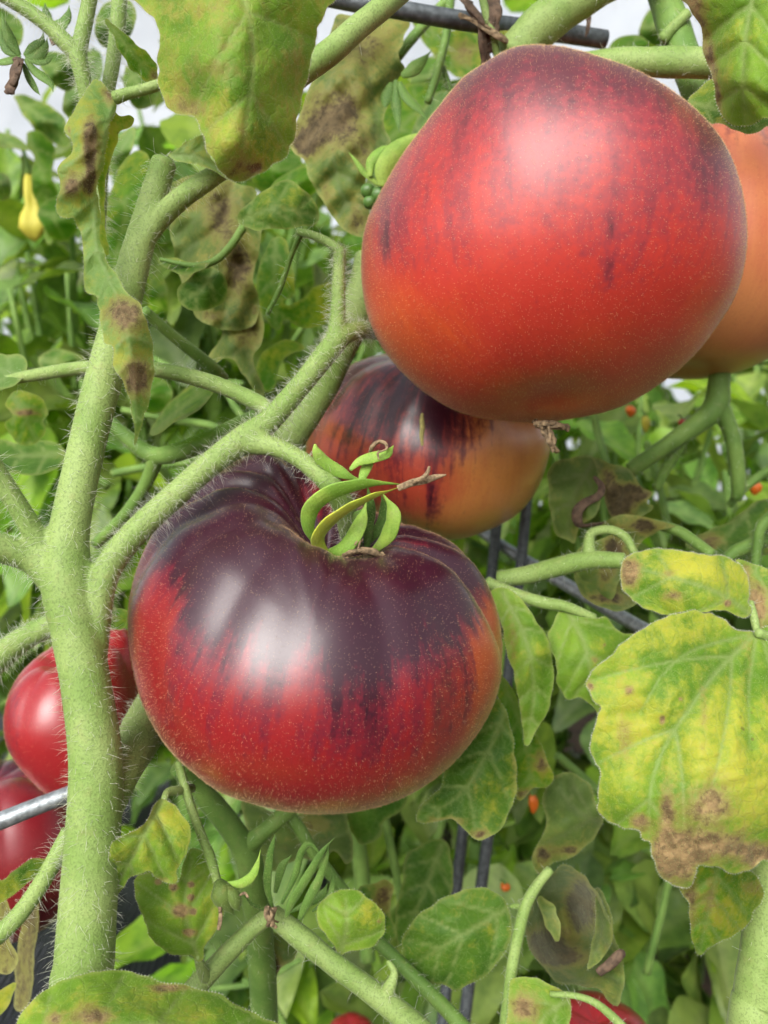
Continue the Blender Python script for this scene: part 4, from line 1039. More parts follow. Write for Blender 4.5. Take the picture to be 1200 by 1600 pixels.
# ------------------------------------------------------------------ the plant at the right edge
plant_r = empty('tomato_plant', 'tomato plant at the right edge with a large yellow blotched leaf', 'plant', P(1175, 3300, 23))
def limb_r(*a, **k): return limb(*a, parent=plant_r, **k)
limb_r('stem', [(1175, 3300, 23, 90), (1176, 2200, 22.5, 88), (1180, 1640, 22, 84), (1188, 1560, 22, 82), (1200, 1460, 22, 76), (1210, 1380, 22, 70), (1226, 1280, 22.4, 66), (1250, 1150, 23, 62), (1300, 700, 25, 60), (1330, 200, 26, 56), (1335, 90, 26.2, 54), (1330, -250, 26.5, 50), (1300, -700, 27, 44)], hair=(300, 7000), seed=40)
leaf('leaf', [(1182, 985), (1160, 988), (1145, 980), (1130, 968), (1110, 958), (1085, 955), (1060, 958), (1040, 965), (1020, 975), (1000, 985), (980, 1000), (960, 1020), (940, 1035), (925, 1050), (918, 1065), (922, 1080), (928, 1098), (938, 1105), (937, 1115), (930, 1130), (926, 1150), (924, 1175), (930, 1190), (938, 1200), (935, 1225), (934, 1258), (940, 1275), (950, 1285), (975, 1293), (998, 1297), (1003, 1310), (1015, 1316), (1018, 1335), (1026, 1355), (1040, 1375), (1055, 1383), (1075, 1387), (1085, 1375), (1090, 1355), (1110, 1352), (1130, 1358), (1145, 1365), (1165, 1362), (1190, 1348), (1215, 1335), (1235, 1200), (1230, 1050), (1205, 985)],
     [(1182, 985, 20.6), (1060, 960, 20.2), (920, 1065, 19.8), (930, 1180, 19.7), (1050, 1080, 19.3), (1110, 1050, 19.8), (1140, 1150, 18.8), (1020, 1200, 19.2), (940, 1270, 19.6), (1010, 1300, 19.1), (985, 1240, 18.9), (1100, 1250, 18.5), (1060, 1340, 18.9), (1060, 1385, 19.4), (1180, 1340, 19.2), (1130, 1320, 18.6), (1220, 1100, 19.6)],
     [(1183, 987), (1120, 1050), (1077, 1107), (1040, 1165), (1016, 1235), (1014, 1313)], M['leaf_yel'], plant_r,
     yel=[(1060, 1000, 70, 40, 0.35), (1000, 1120, 60, 60, 0.5), (1130, 1110, 60, 70, 0.45), (1090, 1200, 60, 40, 0.45), (960, 1180, 40, 40, 0.25), (1180, 1200, 50, 60, 0.3)], y0=0.2,
     brn=[(1055, 1340, 44, 44, 0.75), (1108, 1258, 40, 36, 0.6), (1042, 1270, 12, 60, 0.5), (1130, 1322, 70, 22, 0.62), (1190, 1345, 34, 20, 0.6), (1000, 1283, 16, 12, 0.6), (1100, 1100, 8, 60, 0.28), (975, 1150, 14, 40, 0.3), (983, 1078, 8, 7, 0.6), (922, 1073, 7, 8, 0.6), (1035, 1125, 5, 8, 0.7), (1063, 1092, 4, 4, 0.7), (1170, 1040, 8, 50, 0.2)],
     pucker=0.16, lat=95, lat_ang=44, veins=[[(1180, 990), (1085, 1015), (1035, 1055), (1000, 1115)], [(1182, 990), (1170, 1080), (1172, 1170)], [(1190, 990), (1212, 1080)]], fuzz=4200, step=4.2, vein_w=3.2, label='large yellow green leaf with brown dead patches at right')
leaf('leaf', [(972, 880), (985, 867), (1000, 862), (1025, 858), (1065, 860), (1095, 865), (1130, 868), (1150, 880), (1165, 895), (1171, 915), (1170, 940), (1174, 960), (1160, 965), (1140, 955), (1120, 953), (1100, 955), (1075, 956), (1055, 958), (1035, 960), (1010, 952), (990, 938), (975, 920), (971, 905)],
     [(972, 890, 21.2), (1060, 862, 21.0), (1165, 900, 20.9), (1060, 910, 20.4), (1120, 910, 20.4), (1035, 958, 20.8), (1170, 955, 20.7)], [(1172, 958), (1120, 925), (1060, 905), (985, 885)], M['leaf_yel'], plant_r,
     yel=[(1060, 890, 70, 30, 0.55), (1120, 890, 40, 30, 0.3)], y0=0.3, brn=[(984, 893, 18, 24, 0.85), (1052, 930, 22, 9, 0.5), (1045, 895, 14, 8, 0.3), (1137, 943, 5, 5, 0.9)], pucker=0.08, lat=70, fuzz=1300, step=4, label='rounded yellow leaflet with a tan tip above the large yellow leaf')
leaf('leaf', [(1150, 878), (1175, 880), (1200, 890), (1240, 905), (1240, 1000), (1200, 990), (1185, 980), (1172, 950), (1171, 915), (1163, 892)],
     [(1155, 880, 21.4), (1240, 900, 21.2), (1175, 960, 21.1), (1220, 950, 20.8)], [(1190, 985), (1200, 930), (1170, 885)], M['leaf_yel'], plant_r, yel=[(1190, 900, 40, 20, 0.3)], brn=[(1182, 945, 20, 34, 0.8), (1165, 895, 8, 14, 0.6)], fuzz=300, step=5, lat=30)
leaf('leaf', [(1060, 1385), (1075, 1410), (1078, 1440), (1083, 1470), (1090, 1490), (1098, 1490), (1105, 1480), (1130, 1470), (1160, 1450), (1175, 1430), (1188, 1405), (1190, 1385), (1175, 1362), (1140, 1355), (1100, 1345), (1070, 1360)],
     [(1060, 1375, 19.8), (1190, 1390, 20.6), (1120, 1410, 19.8), (1092, 1488, 20.2), (1120, 1350, 19.6)], [(1125, 1345), (1110, 1410), (1094, 1485)], M['leaf_back'], plant_r, yel=[(1140, 1420, 40, 40, 0.35)], brn=[(1075, 1400, 16, 60, 0.5), (1110, 1400, 12, 30, 0.35), (1175, 1385, 20, 14, 0.4)], y0=0.1, pucker=0.12, lat=30, fuzz=500, step=5)
limb_r('petiole', [(1183, 988, 20.6, 10), (1178, 965, 20.8, 12), (1172, 940, 21, 10)], hair=(5, 100), seed=41)
limb_r('petiole', [(1183, 988, 20.5, 14), (1210, 1000, 20.8, 17), (1240, 1015, 21.6, 20), (1268, 1040, 23.2, 26)], hair=(5, 100), seed=42)
# top right limbs and leaf
limb_r('branch', [(1335, 88, 26.0, 52), (1240, 95, 25.0, 50), (1160, 97, 24.7, 48), (1100, 98, 25, 46), (1030, 97, 25.6, 44), (960, 98, 26.2, 42), (880, 110, 27, 42)], hair=(260, 2500), seed=43)
limb_r('branch', [(800, 90, 27, 60), (835, 50, 26.8, 62), (880, 15, 26.5, 60), (930, -15, 26.3, 56), (1000, -60, 26.2, 54), (1150, -180, 26.2, 52), (1318, -330, 26.4, 46)], hair=(200, 1500), seed=44)
limb_r('branch', [(960, -420, 28, 38), (1010, -120, 27.7, 44), (1030, -30, 27.5, 46), (1045, 20, 27.3, 48), (1062, 70, 27, 50), (1080, 120, 26.6, 46), (1090, 160, 26.4, 40)], mat='stem_far', hair=(160, 900), seed=45)
limb_r('petiole', [(1075, 20, 26.5, 16), (1055, 40, 26.6, 18), (1035, 62, 26.8, 20)], hair=(20, 100), seed=46)
leaf('leaf', [(1055, -20), (1075, 10), (1090, 35), (1095, 50), (1100, 75), (1105, 100), (1115, 125), (1118, 150), (1122, 170), (1130, 185), (1150, 195), (1165, 197), (1180, 195), (1195, 185), (1230, 170), (1240, -20)],
     [(1055, -10, 20.6), (1100, 60, 20.4), (1120, 140, 20.2), (1150, 60, 19.0), (1165, 195, 19.6), (1160, 130, 18.7), (1210, 100, 18.4), (1220, -10, 18.6), (1120, -10, 19.4)], [(1180, -25), (1165, 60), (1160, 130), (1163, 193)], M['leaf_yel'], plant_r,
     yel=[(1170, 40, 50, 40, 0.45), (1140, 110, 20, 60, 0.3)], y0=-0.2, brn=[(1085, 40, 16, 60, 0.75), (1108, 110, 10, 50, 0.75), (1118, 155, 8, 30, 0.6), (1070, -5, 16, 20, 0.6)], pucker=0.22, lat=50, fuzz=2000, step=5.5, label='green leaf with a dead brown margin at the top right corner')
leaf('leaf', [(1076, 162), (1085, 146), (1100, 132), (1118, 126), (1150, 140), (1200, 150), (1240, 150), (1235, 190), (1200, 198), (1185, 205), (1165, 209), (1150, 201), (1125, 193), (1100, 192), (1085, 180)],
     [(1076, 162, 22.5), (1120, 128, 22.5), (1160, 205, 20.8), (1230, 170, 20.8), (1130, 170, 21.6)], [(1080, 160), (1140, 175), (1210, 185)], M['leaf'], plant_r, yel=[(1110, 185, 40, 14, 0.3)], brn=[(1140, 190, 20, 8, 0.25)], lat=30, fuzz=600, step=5)
# forked limb on the right below the orange tomato
limb_r('branch', [(1132, 530, 33, 30), (1124, 590, 33, 32), (1118, 635, 33, 40), (1090, 662, 33, 34), (1040, 697, 33, 26), (985, 735, 33.5, 24)], mat='stem_far', hair=(80, 700), seed=47)
limb_r('branch', [(1118, 630, 33, 36), (1136, 660, 33, 26), (1148, 700, 33, 24), (1154, 760, 33.2, 22), (1150, 780, 33.4, 16)], mat='stem_far', hair=(60, 500), seed=48)
limb_r('branch', [(1085, 662, 33.2, 16), (1060, 700, 33.4, 18), (1036, 740, 33.8, 16), (1025, 765, 34, 14)], mat='stem_far', hair=(20, 200), seed=49)
limb_r('branch', [(1140, 790, 34, 12), (1160, 765, 34, 14), (1200, 735, 34, 14), (1240, 715, 34, 14)], mat='stem_far', hair=(20, 200), seed=50)
limb_r('petiole', [(1020, 818, 30, 16), (1060, 830, 29.5, 18), (1090, 850, 29, 18), (1112, 866, 28.5, 16)], mat='stem_far', hair=(20, 200), seed=51)
limb_r('petiole', [(1130, 878, 30, 14), (1150, 862, 30, 22), (1180, 850, 30, 24), (1230, 830, 30, 26)], mat='stem_far', hair=(20, 200), seed=52)
limb_r('petiole', [(1180, 890, 29, 14), (1184, 850, 29, 16), (1192, 820, 29, 18), (1230, 790, 29, 20)], mat='stem_far', hair=(20, 200), seed=53)

# ------------------------------------------------------------------ tomato foliage standing behind the fruit
plant_b = empty('tomato_plant', 'wilting tomato foliage hanging behind the fruit and stems', 'plant', P(700, 2400, 34))
def L(outline, ctl, mid, mat='leaf_wilt', **k):
    k.setdefault('step', 6); k.setdefault('wave', 0.22 if mat == 'leaf_wilt' else 0.1); k.setdefault('lat', 36); k.setdefault('fuzz', 0)
    return leaf('leaf', outline, ctl, mid, M[mat], plant_b, **k)
L([(530, 20), (560, 25), (600, 15), (638, 20), (634, 60), (622, 80), (625, 95), (633, 108), (620, 130), (612, 145), (605, 165), (600, 190), (610, 225), (600, 245), (580, 252), (572, 290), (580, 340), (575, 365), (565, 372), (545, 362), (520, 340), (505, 315), (485, 285), (475, 255), (455, 230), (455, 205), (468, 180), (478, 150), (488, 125), (500, 90), (515, 55)],
  [(530, 20, 29), (635, 25, 29), (560, 120, 28), (620, 110, 29), (470, 200, 28.4), (540, 230, 27.4), (600, 220, 28.4), (570, 365, 27.5), (500, 300, 28)], [(570, 20), (520, 110), (518, 200), (530, 290), (565, 365)], 'leaf_wilt',
  yel=[(585, 120, 30, 60, 0.5), (555, 310, 40, 40, 0.25)], brn=[(560, 70, 60, 60, 0.4), (500, 190, 40, 50, 0.55), (545, 180, 30, 50, 0.45), (475, 225, 20, 20, 0.6), (560, 345, 20, 30, 0.45), (510, 300, 12, 30, 0.3), (570, 240, 18, 30, 0.35)], y0=0.0, pucker=0.25, label='limp brown and green leaf hanging beside the upper tomato')
L([(270, 285), (330, 270), (370, 285), (400, 300), (408, 340), (405, 390), (395, 430), (405, 470), (400, 500), (380, 515), (350, 515), (310, 500), (300, 480), (285, 440), (272, 400), (266, 350), (266, 310)],
  [(290, 285, 29), (400, 300, 29), (340, 380, 28), (400, 480, 28.6), (310, 490, 28.4), (275, 400, 29)], [(365, 280), (350, 370), (365, 440), (345, 510)], 'leaf_wilt', yel=[(360, 500, 40, 20, 0.4), (300, 400, 30, 40, 0.2)],
  brn=[(345, 330, 30, 50, 0.5), (375, 420, 30, 50, 0.6), (330, 495, 24, 14, 0.4), (285, 310, 20, 20, 0.5)], pucker=0.25)
L([(352, 500), (395, 470), (412, 500), (408, 540), (395, 560), (405, 590), (415, 618), (400, 612), (378, 580), (365, 560), (345, 560), (330, 575), (325, 560), (345, 530)],
  [(390, 475, 29), (410, 520, 29), (370, 540, 28.6), (410, 615, 29), (330, 570, 29)], [(395, 475), (385, 540), (410, 610)], 'leaf_wilt', brn=[(385, 510, 25, 40, 0.5)], y0=0.0)
L([(370, 345), (385, 320), (410, 300), (435, 283), (460, 285), (485, 305), (500, 335), (490, 350), (460, 357), (430, 360), (400, 358)], [(372, 347, 25.2), (435, 285, 25), (500, 340, 25.2), (435, 325, 24.4)], [(372, 348), (430, 325), (495, 338)], 'leaf', y0=0.0, lat=28, pucker=0.14)
L([(278, 465), (285, 445), (310, 422), (335, 418), (352, 435), (355, 460), (340, 478), (315, 485), (290, 480)], [(335, 418, 25.5), (280, 465, 25.8), (320, 455, 25.2), (354, 460, 25.8)], [(335, 420), (312, 455), (285, 470)], 'leaf', y0=-0.4, lat=24)
L([(247, 408), (270, 402), (290, 408), (310, 412), (330, 408), (320, 420), (295, 428), (270, 425)], [(247, 408, 25.5), (330, 408, 25), (290, 425, 25)], None, 'leaf', y0=-0.1)
# backlit bright leaves
L([(430, 370), (448, 378), (452, 400), (460, 430), (458, 460), (440, 470), (455, 480), (490, 450), (520, 438), (535, 460), (525, 490), (500, 510), (470, 512), (445, 500), (435, 515), (420, 505), (405, 480), (400, 440), (410, 400)],
  [(430, 370, 33), (400, 440, 33), (455, 440, 32.5), (525, 450, 33.5), (430, 510, 33)], [(430, 372), (430, 440), (430, 510)], 'leaf_back', y0=0.15)
L([(405, 560), (430, 535), (455, 530), (475, 545), (450, 555), (435, 580), (425, 610), (408, 600)], [(405, 560, 34), (475, 545, 34), (425, 605, 34)], None, 'leaf_back', y0=0.05)
L([(255, 640), (300, 600), (330, 590), (335, 610), (310, 640), (270, 665), (235, 680)], [(255, 650, 31), (335, 600, 31), (290, 630, 30.5)], [(240, 675), (330, 598)], 'leaf_back', y0=0.0, lat=24)
L([(640, 20), (700, 45), (745, 55), (755, 100), (735, 118), (712, 120), (690, 100), (665, 70)], [(640, 20, 40), (750, 60, 40), (720, 115, 40)], [(650, 25), (735, 110)], 'leaf_back', y0=0.25, brn=[(725, 80, 25, 25, 0.45)])
L([(600, 150), (640, 130), (700, 125), (760, 118), (720, 150), (690, 190), (655, 215), (610, 235), (600, 200)], [(600, 160, 42), (760, 120, 42), (650, 180, 41)], [(605, 220), (670, 160), (750, 120)], 'leaf_back', y0=0.1)
L([(637, 225), (650, 190), (675, 150), (705, 145), (700, 175), (680, 215), (655, 245)], [(637, 225, 36), (705, 145, 36), (665, 195, 35.5)], [(640, 228), (700, 150)], 'leaf', y0=-0.2)
# thin stalks and sepals by the upper tomato
for q in ([(622, 90, 30, 14), (640, 65, 30, 15), (660, 42, 30, 15), (690, 10, 30, 16), (720, -20, 30, 16)], [(668, 160, 29, 12), (682, 118, 29, 13), (693, 75, 29, 13), (700, 35, 29, 14), (705, -10, 29, 14)],
          [(692, 105, 29.4, 8), (700, 128, 29.4, 9), (708, 152, 29.4, 9)]):
    limb('petiole', q, plant_b, 'stem_far', (60, 200), seed=int(q[0][0]))
for q in ([(628, 118, 28.5, 10), (645, 108, 28.4, 14), (660, 95, 28.4, 11), (675, 78, 28.4, 4)], [(624, 128, 28.5, 10), (635, 150, 28.4, 12), (655, 170, 28.4, 10), (668, 188, 28.4, 4)], [(618, 125, 28.5, 8), (618, 160, 28.5, 10), (622, 190, 28.5, 7), (624, 207, 28.5, 3)], [(612, 130, 28.6, 12), (604, 150, 28.6, 14), (600, 175, 28.6, 6)]):
    sepal(plant_b, q, M['sepal_dark'])
tr = empty('fruitlet_truss', 'tiny green fruitlets and curled sepals at the left side of the upper tomato', 'truss', P(590, 285, 27))
for q in ([(598, 290, 26.4, 18), (600, 262, 26.3, 22), (622, 235, 26.3, 20), (650, 215, 26.3, 14), (675, 203, 26.4, 6)], [(578, 275, 26.6, 10), (580, 250, 26.6, 12), (600, 232, 26.6, 10), (630, 228, 26.6, 8)], [(592, 288, 26.7, 8), (570, 270, 26.7, 7), (555, 250, 26.7, 5), (545, 238, 26.7, 3)], [(610, 295, 26.6, 18), (622, 272, 26.5, 22), (640, 250, 26.5, 18), (660, 235, 26.6, 8)]):
    sepal(tr, q)
def berry(name, x, y, d, rpx, mat, parent, squash=1.0):
    c = P(x, y, d); r = rpx / F * d * 0.01
    bm = bmesh.new(); bmesh.ops.create_uvsphere(bm, u_segments=20, v_segments=14, radius=r)
    rng = random.Random(int(x))
    for v in bm.verts:
        a = math.atan2(v.co.y, v.co.x)
        k = 1 + 0.05 * math.cos(5 * a) * (1 - abs(v.co.z) / r) + rng.uniform(-.01, .01)
        v.co.x *= k; v.co.y *= k; v.co.z *= squash
        if v.co.z > 0: v.co.z -= 0.3 * r * math.exp(-(v.co.x ** 2 + v.co.y ** 2) / (0.25 * r * r))
    V = np.array([tuple(v.co) for v in bm.verts]) + c; f = [[v.index for v in q.verts] for q in bm.faces]
    bm.free()
    return mesh_np(name, V, f, mat, parent)
for x, y, r in ((575, 298, 12), (592, 305, 14), (578, 316, 11)):
    berry('fruitlet', x, y, 26.8, r, M['green_fruit'], tr)
# dried stuff hanging from the wire at the top
dry = empty('withered_leaf', 'shrivelled brown leaf wrapped over the dark rod above the upper tomato', 'leaf', P(765, 40, 26.8))
crumple('dry_strand', [(728, 0, 26.4), (735, 12, 26.2), (748, 30, 26.2), (755, 62, 26.4), (760, 100, 26.8)], M['dry_dark'], dry, 5, 11, 5, 13)
crumple('dry_strand', [(770, -5, 26.6), (775, 20, 26.4), (772, 45, 26.4), (768, 80, 26.8)], M['dry_dark'], dry, 5, 12, 7, 14)
crumple('dry_strand', [(725, 25, 26.3), (745, 34, 26.2), (775, 55, 26.3), (810, 75, 26.8)], M['dry'], dry, 4, 13, 8, 8)
limb('petiole', [(752, -10, 26.5, 12), (762, 30, 26.4, 13), (772, 62, 26.5, 12), (778, 95, 26.8, 11)], dry, 'stem', (20, 100), seed=60)
leaf('leaf', [(768, 58), (790, 48), (820, 52), (850, 58), (862, 66), (840, 72), (800, 80), (785, 76)], [(768, 58, 27.4), (860, 65, 27.8), (810, 50, 27.6), (800, 80, 27.0)], None, M['leaf_yel'], plant_b, y0=0.35, step=5)
crumple('dry_strand', [(858, 60, 28.8), (868, 40, 28.6), (880, 15, 28.6), (900, 0, 28.6)], M['dry_dark'], dry, 3, 14, 4, 4)
crumple('dry_strand', [(880, 15, 28.5), (915, 20, 28.4), (918, 40, 28.4), (915, 55, 28.5)], M['dry_dark'], dry, 3, 15, 4, 4)
# wilted leaves right of the middle tomato
L([(855, 745), (862, 728), (880, 718), (905, 714), (930, 716), (938, 740), (940, 770), (935, 800), (905, 825), (898, 850), (885, 845), (868, 830), (860, 800), (858, 770)],
  [(858, 745, 31), (905, 714, 31), (935, 760, 30), (895, 780, 30), (890, 845, 30.6)], [(928, 718), (900, 770), (885, 840)], y0=-0.1, brn=[(910, 830, 16, 20, 0.4)], b0=-0.05, pucker=0.2)
L([(925, 716), (950, 720), (975, 728), (990, 742), (1003, 762), (1018, 770), (1010, 785), (1022, 790), (1010, 800), (990, 808), (965, 812), (950, 800), (942, 770), (935, 740)],
  [(928, 718, 31), (1000, 765, 30), (1018, 790, 30.4), (960, 760, 29.4), (955, 805, 30.4)], [(930, 718), (970, 770), (1005, 795)], brn=[(965, 785, 26, 26, 0.9), (995, 770, 28, 14, 0.8), (950, 745, 12, 18, 0.5)], y0=-0.1, pucker=0.2)
strip('dry_margin', [(928, 745, 29.6, 6), (940, 760, 29.5, 11), (935, 775, 29.4, 13), (915, 785, 29.4, 15), (902, 800, 29.4, 18), (905, 820, 29.6, 16), (925, 820, 29.8, 14), (955, 815, 30, 8)], M['dry_dark'], plant_b, (1, 0.4))
L([(940, 820), (965, 805), (1000, 805), (1035, 815), (1060, 822), (1030, 830), (1005, 842), (990, 860), (975, 840), (955, 835)], [(940, 820, 29.5), (1060, 822, 29.5), (990, 858, 29.5), (985, 820, 29)], None, brn=[(1005, 822, 24, 12, 0.7), (960, 825, 20, 8, 0.2)], y0=0.15)
L([(900, 860), (930, 845), (965, 835), (985, 850), (990, 875), (975, 890), (960, 930), (945, 945), (920, 930), (905, 905)], [(900, 865, 29), (985, 860, 28.5), (940, 940, 28.5), (940, 890, 28)], [(975, 845), (940, 890), (935, 940)], brn=[(960, 860, 18, 24, 0.7), (945, 900, 14, 20, 0.4)], y0=-0.1)
L([(900, 890), (935, 870), (975, 905), (998, 935), (985, 950), (960, 955), (930, 945), (905, 925)], [(900, 890, 29), (995, 935, 28.6), (945, 925, 28.4)], [(915, 885), (985, 945)], brn=[(950, 935, 40, 10, 0.6), (955, 900, 16, 20, 0.4)], y0=0.0)
L([(1070, 850), (1100, 830), (1130, 820), (1160, 800), (1195, 780), (1240, 790), (1240, 850), (1190, 868), (1150, 880), (1110, 870)], [(1070, 850, 34), (1240, 800, 34), (1150, 850, 33)], [(1180, 780), (1150, 820), (1110, 865)], 'leaf', brn=[(1110, 845, 20, 16, 0.5)], y0=-0.1)
L([(860, 1215), (890, 1208), (920, 1225), (932, 1250), (943, 1280), (940, 1295), (920, 1320), (895, 1335), (870, 1345), (850, 1360), (840, 1365), (830, 1345), (835, 1325), (850, 1305), (855, 1280), (848, 1250)],
  [(880, 1210, 30), (942, 1285, 29.4), (895, 1270, 28.8), (838, 1360, 29.4), (850, 1260, 29.6)], [(940, 1285), (905, 1270), (870, 1230)], yel=[(880, 1310, 30, 20, 0.2)], brn=[(850, 1335, 18, 14, 0.6), (890, 1328, 16, 8, 0.6)], y0=-0.1, lat=30, fuzz=300)
L([(858, 1365), (880, 1350), (905, 1362), (930, 1392), (950, 1430), (960, 1465), (970, 1490), (976, 1510), (974, 1545), (966, 1570), (950, 1560), (935, 1545), (905, 1540), (875, 1535), (845, 1510), (826, 1480), (820, 1450), (826, 1425), (840, 1390)],
  [(880, 1352, 25.2), (822, 1450, 25.4), (880, 1420, 29.2), (885, 1465, 29.0), (950, 1440, 25.2), (935, 1540, 25.0), (860, 1520, 25.4), (970, 1520, 25.4), (925, 1420, 26.2), (840, 1450, 26.4)], [(862, 1368), (880, 1440), (900, 1530)], yel=[(850, 1500, 30, 30, 0.25), (945, 1530, 30, 40, 0.15)],
  brn=[(850, 1475, 34, 28, 0.85), (908, 1412, 24, 44, 0.85), (880, 1495, 34, 14, 0.7)], y0=0.0, lat=26, fuzz=500, pucker=0.15, label='curled cup shaped wilted leaf at lower right')
L([(935, 1385), (952, 1420), (958, 1455), (948, 1490), (930, 1508), (917, 1514), (922, 1480), (932, 1440), (930, 1405)], [(935, 1388, 25.3), (955, 1450, 25), (918, 1512, 25), (935, 1440, 24.7)], [(938, 1390), (942, 1450), (920, 1510)], y0=0.05, lat=20, fuzz=200, step=5)
L([(842, 1400), (865, 1415), (875, 1440), (872, 1470), (862, 1462), (850, 1440)], [(842, 1400, 26.4), (874, 1440, 26.2), (865, 1468, 26.2)], None, y0=0.0, step=5)
strip('dry_margin', [(935, 1520, 24.9, 14), (955, 1505, 24.8, 18), (968, 1492, 24.8, 16), (975, 1490, 24.9, 10)], M['dry_dark'], plant_b, (1, 0.6))
L([(795, 1545), (812, 1528), (835, 1526), (850, 1535), (880, 1550), (893, 1570), (890, 1605), (880, 1650), (800, 1650)], [(800, 1540, 24), (890, 1570, 23.6), (840, 1600, 23.2), (840, 1640, 23)], [(890, 1560), (850, 1590), (830, 1640)], 'leaf_yel', brn=[(820, 1575, 26, 26, 0.6)], yel=[(868, 1548, 14, 8, 0.5)], y0=-0.1, fuzz=300)
limb('petiole', [(860, 1553, 23.6, 8), (900, 1556, 23.4, 10), (935, 1570, 23.2, 12), (975, 1605, 23, 13)], plant_b, 'stem', (20, 200), seed=61)
# crossing stalks in the thicket
for q in ([(1080, 560, 46, 14), (1140, 563, 45, 15), (1240, 562, 44, 16)], [(600, 1270, 40, 14), (612, 1330, 40, 13), (625, 1400, 40, 12), (640, 1480, 40, 12)], [(552, 1290, 38, 26), (562, 1340, 38, 26), (568, 1400, 38, 25), (575, 1500, 38, 24)],
          [(925, 640, 42, 11), (935, 680, 42, 12), (945, 715, 41, 12), (960, 760, 41, 12)], [(190, 640, 40, 10), (260, 655, 40, 12), (330, 665, 39, 12), (400, 690, 38, 12)], [(175, 740, 42, 12), (230, 730, 42, 13), (300, 722, 41, 12)],
          [(60, 700, 38, 12), (110, 720, 38, 14), (170, 760, 38, 14)], [(390, 620, 44, 8), (440, 560, 43, 9), (480, 500, 42, 9), (500, 470, 42, 8)], [(340, 580, 44, 10), (370, 640, 43, 11), (420, 690, 42, 11)],
          [(380, 1530, 45, 9), (420, 1560, 45, 10), (450, 1610, 45, 10)], [(330, 1545, 46, 8), (400, 1535, 46, 9), (470, 1500, 46, 8)], [(700, 1180, 44, 11), (690, 1290, 44, 11), (660, 1360, 44, 11)], [(1010, 690, 46, 10), (1030, 760, 46, 11), (1045, 830, 46, 11)],
          [(1060, 1290, 42, 12), (1040, 1400, 42, 12), (1010, 1520, 42, 13)], [(870, 1180, 40, 13), (905, 1210, 40, 14), (960, 1260, 40, 14)], [(240, 560, 45, 9), (300, 590, 44, 10), (380, 600, 43, 10)], [(560, 420, 36, 10), (545, 470, 36, 10), (520, 520, 36, 9)]):
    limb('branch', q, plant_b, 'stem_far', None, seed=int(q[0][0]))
# lower left leaves
leaf('leaf', [(-20, 1380), (10, 1372), (35, 1352), (52, 1340), (70, 1345), (82, 1352), (75, 1362), (62, 1370), (40, 1380), (20, 1400), (-20, 1420)], [(-20, 1390, 20.2), (50, 1342, 20.4), (80, 1355, 20.6), (20, 1395, 20.4)], None, M['leaf'], plant, y0=0.0, step=5, fuzz=200)
L([(40, 1400), (60, 1405), (58, 1450), (54, 1500), (48, 1560), (35, 1580), (20, 1570), (25, 1520), (30, 1460)], [(50, 1405, 30), (50, 1500, 29.5), (30, 1575, 30)], [(50, 1405), (38, 1570)], b0=0.6, y0=-0.2)
L([(-20, 1400), (5, 1400), (18, 1430), (15, 1470), (28, 1500), (10, 1520), (-20, 1500)], [(-10, 1400, 27), (15, 1440, 26.6), (0, 1510, 27)], None, b0=0.5, y0=-0.2)
L([(-20, 1560), (5, 1545), (25, 1535), (20, 1560), (5, 1580), (-20, 1600)], [(-10, 1560, 27), (20, 1540, 27)], None, 'leaf', y0=0.2)
# leaves in the dusk under the front tomato
L([(395, 1440), (425, 1455), (450, 1460), (470, 1470), (460, 1500), (440, 1510), (425, 1540), (415, 1520), (400, 1500), (385, 1470)], [(395, 1440, 28.5), (465, 1470, 28.5), (425, 1535, 28)], [(420, 1450), (425, 1535)], y0=-0.3, brn=[(425, 1515, 20, 26, 0.7)])
L([(380, 1250), (430, 1270), (480, 1270), (530, 1260), (548, 1300), (550, 1340), (538, 1350), (520, 1330), (500, 1350), (470, 1340), (420, 1360), (390, 1310)], [(380, 1250, 32), (545, 1300, 32), (450, 1320, 31)], [(400, 1250), (470, 1300), (540, 1345)], y0=-0.3, brn=[(490, 1290, 30, 20, 0.4)])
L([(545, 1250), (630, 1240), (628, 1262), (600, 1285), (595, 1305), (575, 1318), (555, 1312)], [(550, 1250, 33), (628, 1250, 33), (575, 1310, 33)], None, 'leaf', y0=-0.5)
L([(640, 1330), (690, 1310), (705, 1340), (705, 1400), (680, 1440), (640, 1470), (620, 1490), (620, 1430), (625, 1380)], [(650, 1330, 34), (700, 1350, 34), (625, 1480, 34), (660, 1400, 33)], [(690, 1320), (660, 1400), (625, 1480)], 'leaf', y0=-0.3)
L([(560, 1390), (590, 1380), (600, 1375), (615, 1385), (610, 1420), (620, 1460), (600, 1480), (575, 1440)], [(565, 1390, 30), (612, 1390, 30), (600, 1475, 30)], None, 'leaf', y0=-0.2, brn=[(600, 1400, 20, 30, 0.5)])
